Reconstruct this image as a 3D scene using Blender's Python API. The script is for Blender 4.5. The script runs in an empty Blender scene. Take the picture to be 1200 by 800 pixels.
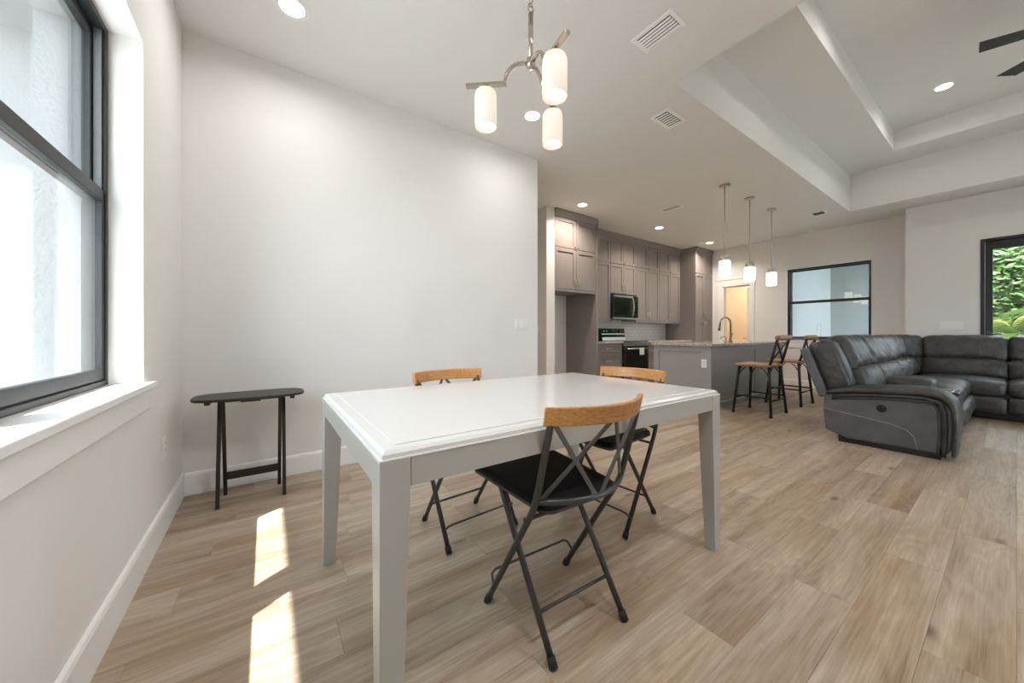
import bpy, bmesh, math, random
from mathutils import Vector, Matrix
random.seed(7)
S = bpy.context.scene
COL = S.collection
PI = math.pi
H_CAM = 1.045
CZ = 3.01            # main ceiling height

# ------------------------------------------------------------------ camera
cam = bpy.data.cameras.new('camera')
cam_o = bpy.data.objects.new('camera', cam)
COL.objects.link(cam_o)
cam_o.location = (0, 0, H_CAM)
cam_o.rotation_euler = (PI / 2, 0, -math.radians(34.88))
cam.sensor_width = 36.0
cam.lens = 412.2 / 1200 * 36.0
cam.shift_y = -(400 - 391.6) / 1200
cam.clip_start = 0.02
S.camera = cam_o

# ------------------------------------------------------------------ world, sun, exposure
S.view_settings.view_transform = 'Standard'
S.view_settings.look = 'None'
S.view_settings.gamma = 1.0
S.view_settings.exposure = 0.93
S.view_settings.use_curve_mapping = False
W = bpy.data.worlds.new('sky'); S.world = W; W.use_nodes = True
W.node_tree.nodes['Background'].inputs[0].default_value = (0.86, 0.93, 1.0, 1)
W.node_tree.nodes['Background'].inputs[1].default_value = 5.0
sun = bpy.data.lights.new('sun', 'SUN'); sun.energy = 9.5; sun.angle = 0.009; sun.color = (1.0, 0.97, 0.93)
sun_o = bpy.data.objects.new('sun', sun); COL.objects.link(sun_o)
sun_o.rotation_euler = Vector((0.4545, 0.28, -1.0)).to_track_quat('-Z', 'Y').to_euler()
sun_o.location = (-5, -4, 12)
def portal(name, loc, rot, sx, sy):
    l = bpy.data.lights.new(name, 'AREA'); l.shape = 'RECTANGLE'; l.size = sx; l.size_y = sy
    l.cycles.is_portal = True
    o = bpy.data.objects.new(name, l); COL.objects.link(o); o.location = loc; o.rotation_euler = rot
    return o
portal('portal', (-0.70, 1.385, 1.585), (0, -PI / 2, 0), 1.52, 1.68)
portal('portal', (5.0, -3.50, 1.2), (PI / 2, 0, PI), 2.4, 2.3)
portal('portal', (8.33, -0.655, 1.18), (0, PI / 2, 0), 2.37, 1.9)
S.cycles.use_denoising = True
S.cycles.max_bounces = 12
S.cycles.diffuse_bounces = 7
S.cycles.transparent_max_bounces = 12
S.cycles.sample_clamp_indirect = 6.0
S.cycles.caustics_reflective = False
S.cycles.caustics_refractive = False

# light levels of the lamps
CAN_DINING = 3.0
CAN_KITCHEN = 11.0
CAN_LIVING = 2.5
CAN_ADDED = 8.0  # unseen cans added to brighten the floor near the camera

# ------------------------------------------------------------------ materials
MATS = {}
def mat(name, col, rough=0.5, metal=0.0, spec=0.5, var=0.0, vscale=8.0, bump=0.0, bscale=60.0, stretch=None, coat=0.0, emit=None, estr=0.0):
    if name in MATS: return MATS[name]
    m = bpy.data.materials.new(name); m.use_nodes = True
    nt = m.node_tree; b = nt.nodes['Principled BSDF']
    b.inputs['Base Color'].default_value = (*col, 1)
    b.inputs['Roughness'].default_value = rough
    b.inputs['Metallic'].default_value = metal
    b.inputs['Specular IOR Level'].default_value = spec
    b.inputs['Coat Weight'].default_value = coat
    if emit:
        b.inputs['Emission Color'].default_value = (*emit, 1); b.inputs['Emission Strength'].default_value = estr
    if var or bump:
        tc = nt.nodes.new('ShaderNodeTexCoord'); mp = nt.nodes.new('ShaderNodeMapping')
        nt.links.new(tc.outputs['Object'], mp.inputs[0])
        if stretch: mp.inputs['Scale'].default_value = stretch
    if var:
        n = nt.nodes.new('ShaderNodeTexNoise'); n.inputs['Scale'].default_value = vscale; n.inputs['Detail'].default_value = 6
        nt.links.new(mp.outputs[0], n.inputs['Vector'])
        r = nt.nodes.new('ShaderNodeValToRGB')
        r.color_ramp.elements[0].position = 0.3; r.color_ramp.elements[1].position = 0.7
        r.color_ramp.elements[0].color = (*[c * (1 - var) for c in col], 1)
        r.color_ramp.elements[1].color = (*[min(1, c * (1 + var)) for c in col], 1)
        nt.links.new(n.outputs[0], r.inputs[0]); nt.links.new(r.outputs[0], b.inputs['Base Color'])
    if bump:
        n2 = nt.nodes.new('ShaderNodeTexNoise'); n2.inputs['Scale'].default_value = bscale; n2.inputs['Detail'].default_value = 4
        nt.links.new(mp.outputs[0], n2.inputs['Vector'])
        bp = nt.nodes.new('ShaderNodeBump'); bp.inputs['Strength'].default_value = bump; bp.inputs['Distance'].default_value = 0.01
        nt.links.new(n2.outputs[0], bp.inputs['Height']); nt.links.new(bp.outputs[0], b.inputs['Normal'])
    MATS[name] = m
    return m

def glass_mat(name, tint, refl=0.06, ior=1.45):
    if name in MATS: return MATS[name]
    m = bpy.data.materials.new(name); m.use_nodes = True; nt = m.node_tree; nt.nodes.clear()
    o = nt.nodes.new('ShaderNodeOutputMaterial'); t = nt.nodes.new('ShaderNodeBsdfTransparent'); g = nt.nodes.new('ShaderNodeBsdfGlossy')
    t.inputs[0].default_value = (*tint, 1); g.inputs['Roughness'].default_value = 0.0
    lw = nt.nodes.new('ShaderNodeLayerWeight'); lw.inputs[0].default_value = 0.5
    pw = nt.nodes.new('ShaderNodeMath'); pw.operation = 'POWER'; pw.inputs[1].default_value = 5.0; nt.links.new(lw.outputs['Facing'], pw.inputs[0])
    f = nt.nodes.new('ShaderNodeMath'); f.operation = 'MULTIPLY_ADD'; f.inputs[1].default_value = 0.92; f.inputs[2].default_value = 0.04; nt.links.new(pw.outputs[0], f.inputs[0])
    mx = nt.nodes.new('ShaderNodeMixShader')
    nt.links.new(f.outputs[0], mx.inputs[0]); nt.links.new(t.outputs[0], mx.inputs[1]); nt.links.new(g.outputs[0], mx.inputs[2]); nt.links.new(mx.outputs[0], o.inputs[0])
    MATS[name] = m
    return m

def emit_mat(name, col, strength):
    if name in MATS: return MATS[name]
    m = bpy.data.materials.new(name); m.use_nodes = True; nt = m.node_tree; nt.nodes.clear()
    o = nt.nodes.new('ShaderNodeOutputMaterial'); e = nt.nodes.new('ShaderNodeEmission')
    e.inputs[0].default_value = (*col, 1); e.inputs[1].default_value = strength
    nt.links.new(e.outputs[0], o.inputs[0]); MATS[name] = m
    return m

def floor_mat():
    m = bpy.data.materials.new('oak_plank'); m.use_nodes = True; nt = m.node_tree; N = nt.nodes; L = nt.links
    b = N['Principled BSDF']; b.inputs['Roughness'].default_value = 0.42; b.inputs['Specular IOR Level'].default_value = 0.4
    tc = N.new('ShaderNodeTexCoord'); oi = N.new('ShaderNodeObjectInfo')
    mul = N.new('ShaderNodeMath'); mul.operation = 'MULTIPLY'; mul.inputs[1].default_value = 57.0
    L.new(oi.outputs['Random'], mul.inputs[0])
    cmb = N.new('ShaderNodeCombineXYZ')
    for i in range(3): L.new(mul.outputs[0], cmb.inputs[i])
    add = N.new('ShaderNodeVectorMath'); add.operation = 'ADD'
    L.new(tc.outputs['Object'], add.inputs[0]); L.new(cmb.outputs[0], add.inputs[1])
    def mapped(scale):
        mp = N.new('ShaderNodeMapping'); mp.inputs['Scale'].default_value = scale; L.new(add.outputs[0], mp.inputs[0]); return mp.outputs[0]
    # cathedral figure: rings of a long, gently warped field
    n1 = N.new('ShaderNodeTexNoise'); n1.inputs['Scale'].default_value = 1.0; n1.inputs['Detail'].default_value = 2.0
    L.new(mapped((0.9, 5.0, 1)), n1.inputs['Vector'])
    rg = N.new('ShaderNodeMath'); rg.operation = 'MULTIPLY'; rg.inputs[1].default_value = 95.0; L.new(n1.outputs[0], rg.inputs[0])
    sn = N.new('ShaderNodeMath'); sn.operation = 'SINE'; L.new(rg.outputs[0], sn.inputs[0])
    # fine grain
    n2 = N.new('ShaderNodeTexNoise'); n2.inputs['Scale'].default_value = 1.0; n2.inputs['Detail'].default_value = 8.0; n2.inputs['Roughness'].default_value = 0.65
    L.new(mapped((4, 150, 1)), n2.inputs['Vector'])
    n3 = N.new('ShaderNodeTexNoise'); n3.inputs['Scale'].default_value = 1.0; n3.inputs['Detail'].default_value = 4.0
    L.new(mapped((1.1, 15.0, 1)), n3.inputs['Vector'])
    def ma(op, a, bv):
        x = N.new('ShaderNodeMath'); x.operation = op
        for i, v in enumerate((a, bv)):
            if isinstance(v, float): x.inputs[i].default_value = v
            else: L.new(v, x.inputs[i])
        return x.outputs[0]
    val = ma('ADD', ma('MULTIPLY', sn.outputs[0], 0.035), ma('MULTIPLY', n2.outputs[0], 0.62))
    val = ma('ADD', val, ma('MULTIPLY', n3.outputs[0], 0.75))
    val = ma('ADD', val, ma('MULTIPLY', oi.outputs['Random'], 0.20))
    val = ma('SUBTRACT', val, 0.26)
    rp = N.new('ShaderNodeValToRGB'); e = rp.color_ramp.elements
    e[0].position = 0.26; e[0].color = (0.245, 0.172, 0.115, 1)
    e[1].position = 0.76; e[1].color = (0.545, 0.460, 0.362, 1)
    k = e.new(0.42); k.color = (0.350, 0.270, 0.195, 1)
    k = e.new(0.6); k.color = (0.435, 0.352, 0.266, 1)
    L.new(val, rp.inputs[0])
    # sparse knots
    vo = N.new('ShaderNodeTexVoronoi'); vo.inputs['Scale'].default_value = 1.0; L.new(mapped((1.7, 4.2, 1)), vo.inputs['Vector'])
    kr = N.new('ShaderNodeValToRGB'); kr.color_ramp.elements[0].position = 0.025; kr.color_ramp.elements[0].color = (0.22, 0.17, 0.13, 1); kr.color_ramp.elements[1].position = 0.11; kr.color_ramp.elements[1].color = (1, 1, 1, 1)
    L.new(vo.outputs['Distance'], kr.inputs[0])
    # a warm-cool drift between planks
    hs = N.new('ShaderNodeMix'); hs.data_type = 'RGBA'; hs.blend_type = 'MULTIPLY'; hs.inputs[0].default_value = 0.8
    n4 = N.new('ShaderNodeTexNoise'); n4.inputs['Scale'].default_value = 1.0; n4.inputs['Detail'].default_value = 3.0
    L.new(mapped((0.9, 4.0, 1)), n4.inputs['Vector'])
    mr4 = N.new('ShaderNodeMapRange'); mr4.inputs[1].default_value = 0.50; mr4.inputs[2].default_value = 0.68; mr4.inputs[4].default_value = 0.75; L.new(n4.outputs[0], mr4.inputs[0])
    tan = N.new('ShaderNodeMix'); tan.data_type = 'RGBA'; tan.blend_type = 'MULTIPLY'; tan.inputs[7].default_value = (0.86, 0.74, 0.60, 1)
    L.new(mr4.outputs[0], tan.inputs[0]); L.new(rp.outputs[0], tan.inputs[6])
    L.new(tan.outputs[2], hs.inputs[6]); L.new(kr.outputs[0], hs.inputs[7])
    L.new(hs.outputs[2], b.inputs['Base Color'])
    bp = N.new('ShaderNodeBump'); bp.inputs['Strength'].default_value = 0.12; bp.inputs['Distance'].default_value = 0.003
    L.new(n2.outputs[0], bp.inputs['Height']); L.new(bp.outputs[0], b.inputs['Normal'])
    rr = N.new('ShaderNodeMapRange'); rr.inputs[3].default_value = 0.36; rr.inputs[4].default_value = 0.52; L.new(n2.outputs[0], rr.inputs[0]); L.new(rr.outputs[0], b.inputs['Roughness'])
    MATS['oak_plank'] = m
    return m

def granite_mat():
    m = bpy.data.materials.new('granite'); m.use_nodes = True; nt = m.node_tree; N = nt.nodes; L = nt.links
    b = N['Principled BSDF']; b.inputs['Roughness'].default_value = 0.15
    tc = N.new('ShaderNodeTexCoord'); n = N.new('ShaderNodeTexNoise'); n.inputs['Scale'].default_value = 45; n.inputs['Detail'].default_value = 8; n.inputs['Roughness'].default_value = 0.7
    L.new(tc.outputs['Object'], n.inputs['Vector'])
    r = N.new('ShaderNodeValToRGB'); e = r.color_ramp.elements
    e[0].position = 0.36; e[0].color = (0.07, 0.06, 0.055, 1); e[1].position = 0.6; e[1].color = (0.62, 0.58, 0.53, 1)
    k = e.new(0.47); k.color = (0.40, 0.35, 0.31, 1)
    L.new(n.outputs[0], r.inputs[0]); L.new(r.outputs[0], b.inputs['Base Color'])
    MATS['granite'] = m
    return m

M_WALL = mat('wall_paint', (0.80, 0.79, 0.775), 0.75, spec=0.25, bump=0.04, bscale=180)
M_CEIL = mat('ceiling_paint', (0.80, 0.795, 0.785), 0.85, spec=0.2, bump=0.05, bscale=150)
M_TRIM = mat('white_trim', (0.86, 0.86, 0.855), 0.4)
M_FLOOR = floor_mat()
M_GRANITE = granite_mat()
M_CAB = mat('cabinet_taupe', (0.25, 0.222, 0.213), 0.42)
M_ISL = mat('island_grey', (0.33, 0.332, 0.34), 0.42)
M_NICKEL = mat('brushed_nickel', (0.62, 0.58, 0.53), 0.28, metal=1.0, bump=0.03, bscale=300)
M_STEEL = mat('stainless', (0.58, 0.57, 0.55), 0.25, metal=1.0)
M_BLACK = mat('black_enamel', (0.012, 0.012, 0.013), 0.25)
M_BLKGLASS = mat('black_glass', (0.006, 0.006, 0.007), 0.05, spec=0.4)
M_BRONZE = mat('window_bronze', (0.020, 0.021, 0.022), 0.5, bump=0.03, bscale=200)
M_TRACK = mat('window_track_grey', (0.13, 0.135, 0.14), 0.45)
M_GLASS = glass_mat('window_glass', (0.92, 0.94, 0.945))
M_TABLE = mat('table_lacquer', (0.43, 0.415, 0.385), 0.28)
M_TABLETOP = mat('table_top_lacquer', (0.66, 0.65, 0.63), 0.16)
M_CHAIR = mat('chair_tube_grey', (0.062, 0.061, 0.060), 0.34, metal=0.35)
M_CHAIRX = mat('chair_brace_grey', (0.11, 0.105, 0.10), 0.38, metal=0.35)
M_SEAT = mat('black_vinyl', (0.006, 0.006, 0.006), 0.6, spec=0.25, bump=0.05, bscale=200)
M_RUBBER = mat('black_rubber', (0.012, 0.012, 0.012), 0.7)
M_RAIL = mat('honey_wood', (0.50, 0.235, 0.075), 0.35, var=0.28, vscale=5, stretch=(3, 30, 30), bump=0.03, bscale=20)
M_STOOLWOOD = mat('stool_wood', (0.34, 0.185, 0.085), 0.5, var=0.4, vscale=5, stretch=(3, 25, 25), bump=0.06, bscale=20)
M_STOOLMETAL = mat('stool_metal', (0.018, 0.018, 0.019), 0.42, metal=0.4)
M_TRAY = mat('tray_wood_black', (0.016, 0.013, 0.012), 0.4, var=0.2, vscale=6, stretch=(3, 30, 30))
M_LEATHER = mat('sofa_leather', (0.048, 0.046, 0.0455), 0.44, var=0.4, vscale=9, bump=1.0, bscale=26, stretch=(1.8, 1, 0.7))
M_LEATHER_SIDE = mat('sofa_side_leather', (0.100, 0.102, 0.109), 0.5, var=0.18, vscale=9, bump=0.12, bscale=30)
M_STITCH = mat('sofa_stitching', (0.42, 0.42, 0.42), 0.7)
M_WHITEPL = mat('white_plastic', (0.85, 0.85, 0.84), 0.35)
M_VENT = mat('vent_white', (0.92, 0.92, 0.92), 0.4)
M_VENTIN = mat('vent_duct', (0.03, 0.03, 0.03), 0.8)
M_TILE = mat('white_tile', (0.74, 0.72, 0.70), 0.15)
M_GROUT = mat('grout', (0.42, 0.41, 0.40), 0.9)
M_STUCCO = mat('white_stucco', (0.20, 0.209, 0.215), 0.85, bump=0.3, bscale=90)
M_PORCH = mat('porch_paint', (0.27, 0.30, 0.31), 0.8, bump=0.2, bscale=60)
M_WARMWALL = mat('cream_wall', (0.84, 0.75, 0.62), 0.7)
M_FAN = mat('fan_dark', (0.05, 0.05, 0.052), 0.4)
M_GRASS = mat('lawn', (0.20, 0.205, 0.15), 0.9, var=0.4, vscale=3)
M_BOUNCE = mat('bounce_concrete', (0.62, 0.61, 0.59), 0.8, var=0.1, vscale=4)
M_SCREEN = None

# ------------------------------------------------------------------ mesh helpers
class MB:
    def __init__(s): s.v = []; s.f = []
    def add(s, vs, fs):
        o = len(s.v); s.v += [tuple(p) for p in vs]; s.f += [tuple(i + o for i in f) for f in fs]; return s
    def box(s, x0, x1, y0, y1, z0, z1):
        x0, x1 = sorted((x0, x1)); y0, y1 = sorted((y0, y1)); z0, z1 = sorted((z0, z1))
        return s.add([(x0, y0, z0), (x1, y0, z0), (x1, y1, z0), (x0, y1, z0), (x0, y0, z1), (x1, y0, z1), (x1, y1, z1), (x0, y1, z1)],
                     [(0, 3, 2, 1), (4, 5, 6, 7), (0, 1, 5, 4), (1, 2, 6, 5), (2, 3, 7, 6), (3, 0, 4, 7)])
    def prism(s, poly, axis, a, b):
        """poly: 2D points in the other two axes (in x,y,z order), extruded along axis from a to b"""
        def pt(p, t):
            return {'x': (t, p[0], p[1]), 'y': (p[0], t, p[1]), 'z': (p[0], p[1], t)}[axis]
        n = len(poly)
        area = sum(poly[i][0] * poly[(i + 1) % n][1] - poly[(i + 1) % n][0] * poly[i][1] for i in range(n))
        pl = list(poly) if area > 0 else list(poly)[::-1]
        flip = (axis == 'y')
        if a > b: a, b = b, a
        vs = [pt(p, a) for p in pl] + [pt(p, b) for p in pl]
        fs = [tuple(range(n))[::-1], tuple(range(n, 2 * n))] + [(i, (i + 1) % n, n + (i + 1) % n, n + i) for i in range(n)]
        if flip: fs = [f[::-1] for f in fs]
        return s.add(vs, fs)
    def tube(s, pts, r, seg=10, r2=None, flat=None):
        """sweep a circle (or ellipse r x r2) along a polyline; flat = fixed reference direction for r2"""
        pts = [Vector(p) for p in pts]; n = len(pts); vs = []; up = None
        for i, p in enumerate(pts):
            t = (pts[min(i + 1, n - 1)] - pts[max(i - 1, 0)]).normalized()
            if flat is not None: ref = Vector(flat)
            elif up is None: ref = Vector((0, 0, 1)) if abs(t.z) < 0.9 else Vector((1, 0, 0))
            else: ref = up
            u = (ref - t * ref.dot(t)).normalized(); w = t.cross(u); up = u
            rr = r[i] if isinstance(r, (list, tuple)) else r
            rb = r2 if r2 is not None else rr
            for k in range(seg):
                a = 2 * PI * k / seg
                vs.append(p + u * math.cos(a) * rr + w * math.sin(a) * rb)
        fs = []
        for i in range(n - 1):
            for k in range(seg):
                a = i * seg + k; b = i * seg + (k + 1) % seg
                fs.append((a, b, b + seg, a + seg))
        fs.append(tuple(range(seg))[::-1]); fs.append(tuple(range((n - 1) * seg, n * seg)))
        return s.add(vs, fs)
    def bar(s, p0, p1, w, h, ref=(0, 0, 1)):
        p0 = Vector(p0); p1 = Vector(p1); t = (p1 - p0).normalized(); ref = Vector(ref)
        u = (ref - t * ref.dot(t)).normalized(); q = t.cross(u); vs = []
        for p in (p0, p1):
            for a, b in ((-1, -1), (1, -1), (1, 1), (-1, 1)):
                vs.append(p + q * (a * w / 2) + u * (b * h / 2))
        return s.add(vs, [(0, 3, 2, 1), (4, 5, 6, 7), (0, 1, 5, 4), (1, 2, 6, 5), (2, 3, 7, 6), (3, 0, 4, 7)])
    def lathe(s, prof, c=(0, 0, 0), seg=24, caps=True):
        vs = []; n = len(prof)
        for (r, z) in prof:
            for k in range(seg):
                a = 2 * PI * k / seg; vs.append((c[0] + r * math.cos(a), c[1] + r * math.sin(a), c[2] + z))
        fs = []
        for i in range(n - 1):
            for k in range(seg):
                a = i * seg + k; b = i * seg + (k + 1) % seg
                fs.append((a, b, b + seg, a + seg))
        if caps: fs.append(tuple(range(seg))[::-1]); fs.append(tuple(range((n - 1) * seg, n * seg)))
        return s.add(vs, fs)
    def puff(s, size, r, bulge=(0, 0, 0), mtx=None, n=9, wr=0.0, seed=0):
        """rounded, slightly swollen cushion block of full size 'size'"""
        h = [v / 2 for v in size]; r = min(r, *h); rnd = random.Random(seed)
        ph = [rnd.uniform(0, 6.28) for _ in range(6)]
        ts = [math.sin(PI / 2 * (-1 + 2 * i / n)) for i in range(n + 1)]
        idx = {}; vs = []; fs = []
        def vid(p):
            key = tuple(round(c, 5) for c in p)
            if key in idx: return idx[key]
            q = [p[i] * h[i] for i in range(3)]
            core = [max(-(h[i] - r), min(h[i] - r, q[i])) for i in range(3)]
            d = Vector([q[i] - core[i] for i in range(3)])
            if d.length > 1e-9: d = d.normalized() * r
            o = Vector(core) + d
            for a in range(3):
                b, c = (a + 1) % 3, (a + 2) % 3
                o[a] += bulge[a] * p[a] * (1 - p[b] ** 2) * (1 - p[c] ** 2)
            if wr:
                o += Vector((0, 1, 1)) * wr * (math.sin(9 * p[0] + ph[0] + 3 * p[2]) * math.sin(5 * p[2] + ph[1]) + 0.6 * math.sin(17 * p[0] + ph[2] + 4 * p[1]))
            if mtx is not None: o = mtx @ o
            idx[key] = len(vs); vs.append(tuple(o)); return idx[key]
        for a in range(3):
            b, c = (a + 1) % 3, (a + 2) % 3
            for sgn in (-1, 1):
                for i in range(n):
                    for j in range(n):
                        q = []
                        for (u, w) in ((i, j), (i + 1, j), (i + 1, j + 1), (i, j + 1)):
                            p = [0, 0, 0]; p[a] = sgn; p[b] = ts[u]; p[c] = ts[w]; q.append(vid(p))
                        fs.append(tuple(q) if sgn > 0 else tuple(q[::-1]))
        return s.add(vs, fs)
    def xf(s, m):
        s.v = [tuple(m @ Vector(p)) for p in s.v]; return s

def world_loc(o):
    l = Vector((0, 0, 0))
    while o is not None:
        l += o.location; o = o.parent
    return l

def mk(name, mb, m, parent=None, bevel=0.0, smooth=False, local=False, seg=2, auto=False):
    """link one mesh object. Geometry is given in world space unless local=True"""
    me = bpy.data.meshes.new(name)
    off = Vector((0, 0, 0)) if (local or parent is None) else world_loc(parent)
    vs = mb.v if off.length == 0 else [tuple(Vector(p) - off) for p in mb.v]
    me.from_pydata(vs, [], mb.f); me.update()
    if smooth: me.polygons.foreach_set('use_smooth', [True] * len(me.polygons))
    me.materials.append(m)
    o = bpy.data.objects.new(name, me); COL.objects.link(o)
    if parent is not None: o.parent = parent
    if bevel:
        b = o.modifiers.new('bevel', 'BEVEL'); b.width = bevel; b.segments = seg; b.limit_method = 'ANGLE'; b.angle_limit = 0.7
    if auto:
        me.polygons.foreach_set('use_smooth', [True] * len(me.polygons))
        e = o.modifiers.new('split', 'EDGE_SPLIT'); e.split_angle = 0.6
    return o

def recenter(o, c):
    """move an object's origin to world point c (its mesh stays where it is)"""
    off = Vector(c) - world_loc(o)
    o.data.transform(Matrix.Translation(-off)); o.location = o.location + off

def thing(name, label, cat, loc=(0, 0, 0), rz=0.0, group=None):
    o = bpy.data.objects.new(name, None); COL.objects.link(o); o.empty_display_size = 0.1
    o.location = loc; o.rotation_euler = (0, 0, rz)
    return tag(o, label, cat, group)
def tag(o, label, cat, group=None):
    o['label'] = label; o['category'] = cat
    if group: o['group'] = group
    return o
def struct(o, label=None):
    o['kind'] = 'structure'
    if label: o['label'] = label
    return o
def copy_tree(o, parent=None):
    c = o.copy(); COL.objects.link(c); c.parent = parent
    for ch in list(o.children): copy_tree(ch, c)
    return c
def arc(c, r, a0, a1, n, plane='yz', x=0.0):
    out = []
    for i in range(n + 1):
        a = a0 + (a1 - a0) * i / n
        out.append((x, c[0] + r * math.cos(a), c[1] + r * math.sin(a)) if plane == 'yz' else (c[0] + r * math.cos(a), c[1] + r * math.sin(a), x))
    return out

# ================================================================== THE SETTING
XL = -0.45; YB = 3.083; XE = 2.50; YK = 4.83; XF = 8.62; XR = 8.22; YS = -3.40
def wall_boxes(axis, a0, a1, lo, hi, z1, openings):
    """wall slab between a0..a1 in thickness, running lo..hi, with (u0,u1,z0,z1) openings"""
    mb = MB()
    def bx(u0, u1, z0, zt):
        if u1 - u0 < 1e-6 or zt - z0 < 1e-6: return
        if axis == 'x': mb.box(a0, a1, u0, u1, z0, zt)
        else: mb.box(u0, u1, a0, a1, z0, zt)
    u = lo
    for (u0, u1, z0, zt) in sorted(openings):
        bx(u, u0, 0, z1); bx(u0, u1, 0, z0); bx(u0, u1, zt, z1); u = u1
    bx(u, hi, 0, z1)
    return mb

# floor slab and planks -------------------------------------------------------
mb = MB().box(-0.75, 8.75, -3.52, 6.6, -0.15, -0.006).box(8.75, 10.4, 2.78, 5.0, -0.15, -0.006)
floor = struct(mk('floor', mb, M_FLOOR), 'light oak plank floor')
PL, PW = 1.22, 0.18
def plank_mesh(l):
    b = MB(); hx = l / 2 - 0.0002; hy = PW / 2 - 0.0002; c = 0.0009
    b.add([(-hx, -hy, -0.006), (hx, -hy, -0.006), (hx, hy, -0.006), (-hx, hy, -0.006),
           (-hx, -hy, -0.0009), (hx, -hy, -0.0009), (hx, hy, -0.0009), (-hx, hy, -0.0009),
           (-hx + c, -hy + c, 0), (hx - c, -hy + c, 0), (hx - c, hy - c, 0), (-hx + c, hy - c, 0)],
          [(8, 9, 10, 11), (4, 5, 9, 8), (5, 6, 10, 9), (6, 7, 11, 10), (7, 4, 8, 11), (0, 1, 5, 4), (1, 2, 6, 5), (2, 3, 7, 6), (3, 0, 4, 7)])
    me = bpy.data.meshes.new('plank'); me.from_pydata(b.v, [], b.f); me.materials.append(M_FLOOR); return me
full_plank = plank_mesh(PL)
sy, cyw = math.sin(math.radians(34.88)), math.cos(math.radians(34.88))
def in_view(x, y):
    d = x * sy + y * cyw; r = x * cyw - y * sy
    return d > 0.15 and abs(r) < d * 1.62 + 0.75
def floor_xmax(y): return 8.60 if y > 1.0 else 8.20
row = 0; y = -2.0 + 0.02
while y < 4.83:
    yc = y + PW / 2
    x = XL - ((row * 0.47) % 1.0) * PL
    xmax = floor_xmax(yc)
    xmin = XL if yc < YB else (XE if yc < YB + 0.2 else 2.5)
    while x < xmax:
        x0, x1 = max(x, xmin), min(x + PL, xmax)
        if x1 - x0 > 0.02 and in_view((x0 + x1) / 2, yc) and not (yc > YB - 0.02 and x1 < XE):
            me = full_plank if x1 - x0 > PL - 1e-4 else plank_mesh(x1 - x0)
            o = bpy.data.objects.new('plank', me); COL.objects.link(o); o.parent = floor
            o.location = ((x0 + x1) / 2, yc, 0)
        x += PL
    y += PW; row += 1

# walls -----------------------------------------------------------------------
WZ0, WZ1 = 0.83, 2.34
mb = wall_boxes('x', -0.75, XL, YS - 0.12, YB + 0.12, CZ, [(0.55, 2.22, WZ0 - 0.03, WZ1)])
struct(mk('wall_left', mb, M_WALL), 'white side wall with the tall window')
mb = MB().box(XL, XE, YB, YB + 0.12, 0, CZ)
struct(mk('wall_back', mb, M_WALL), 'blank white dining wall')
mb = MB().box(XE - 0.12, XE, YB + 0.12, 6.6, 0, CZ).box(XE, 3.5, 6.48, 6.6, 0, CZ)
struct(mk('wall_hall', mb, M_WALL), 'wall of the hallway beside the kitchen')
mb = MB().box(3.50, 3.665, 4.10, 6.6, 0, CZ)
struct(mk('wall_partition', mb, M_WALL), 'narrow partition wall beside the refrigerator recess')
mb = MB().box(3.665, XF + 0.13, YK, YK + 0.12, 0, CZ)
wall_k = struct(mk('wall_kitchen', mb, M_WALL), 'kitchen wall behind the cabinets')
FWY0, FWY1, FWZ0, FWZ1 = 1.445, 2.656, 0.93, 2.345
DY0, DY1, DZ1 = 3.32, 3.87, 2.13
mb = wall_boxes('x', XF, XF + 0.13, 0.90, YK, CZ, [(FWY0, FWY1, FWZ0, FWZ1), (DY0, DY1, 0, DZ1)])
struct(mk('wall_far', mb, M_WALL), 'far end wall with window and doorway')
RDY0, RDY1, RDZ = -1.60, 0.29, 2.375
mb = wall_boxes('x', XR, XR + 0.13, YS - 0.12, 1.0, CZ, [(RDY0, RDY1, 0, RDZ)])
mb.box(XR + 0.13, XF, 0.88, 1.0, 0, CZ)
struct(mk('wall_right', mb, M_WALL), 'living room wall with the black glass door')
SX0, SX1, SZ = 3.8, 6.2, 2.3
mb = wall_boxes('y', YS - 0.12, YS, XL, XR, CZ, [(SX0, SX1, 0, SZ)])
struct(mk('wall_front', mb, M_WALL), 'wall with the sliding doors')

# ceiling with a two-step tray -------------------------------------------------
T0 = (2.60, 7.67, -2.55, 1.53); Z1 = 3.58
T1 = (3.17, 7.11, -1.98, 0.97); Z2 = 3.84; ZT = 4.0
def ring(mb, o, i, z0, z1):
    mb.box(o[0], i[0], o[2], o[3], z0, z1); mb.box(i[1], o[1], o[2], o[3], z0, z1)
    mb.box(i[0], i[1], o[2], i[2], z0, z1); mb.box(i[0], i[1], i[3], o[3], z0, z1)
mb = MB(); ring(mb, (-0.75, 8.75, -3.52, 6.6), T0, CZ, ZT); ring(mb, T0, T1, Z1, ZT); mb.box(T1[0], T1[1], T1[2], T1[3], Z2, ZT)
struct(mk('ceiling', mb, M_CEIL), 'white ceiling with stepped tray')
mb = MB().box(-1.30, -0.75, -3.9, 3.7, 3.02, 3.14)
struct(mk('trim_eave', mb, M_STUCCO), 'roof eave outside the window')

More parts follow.
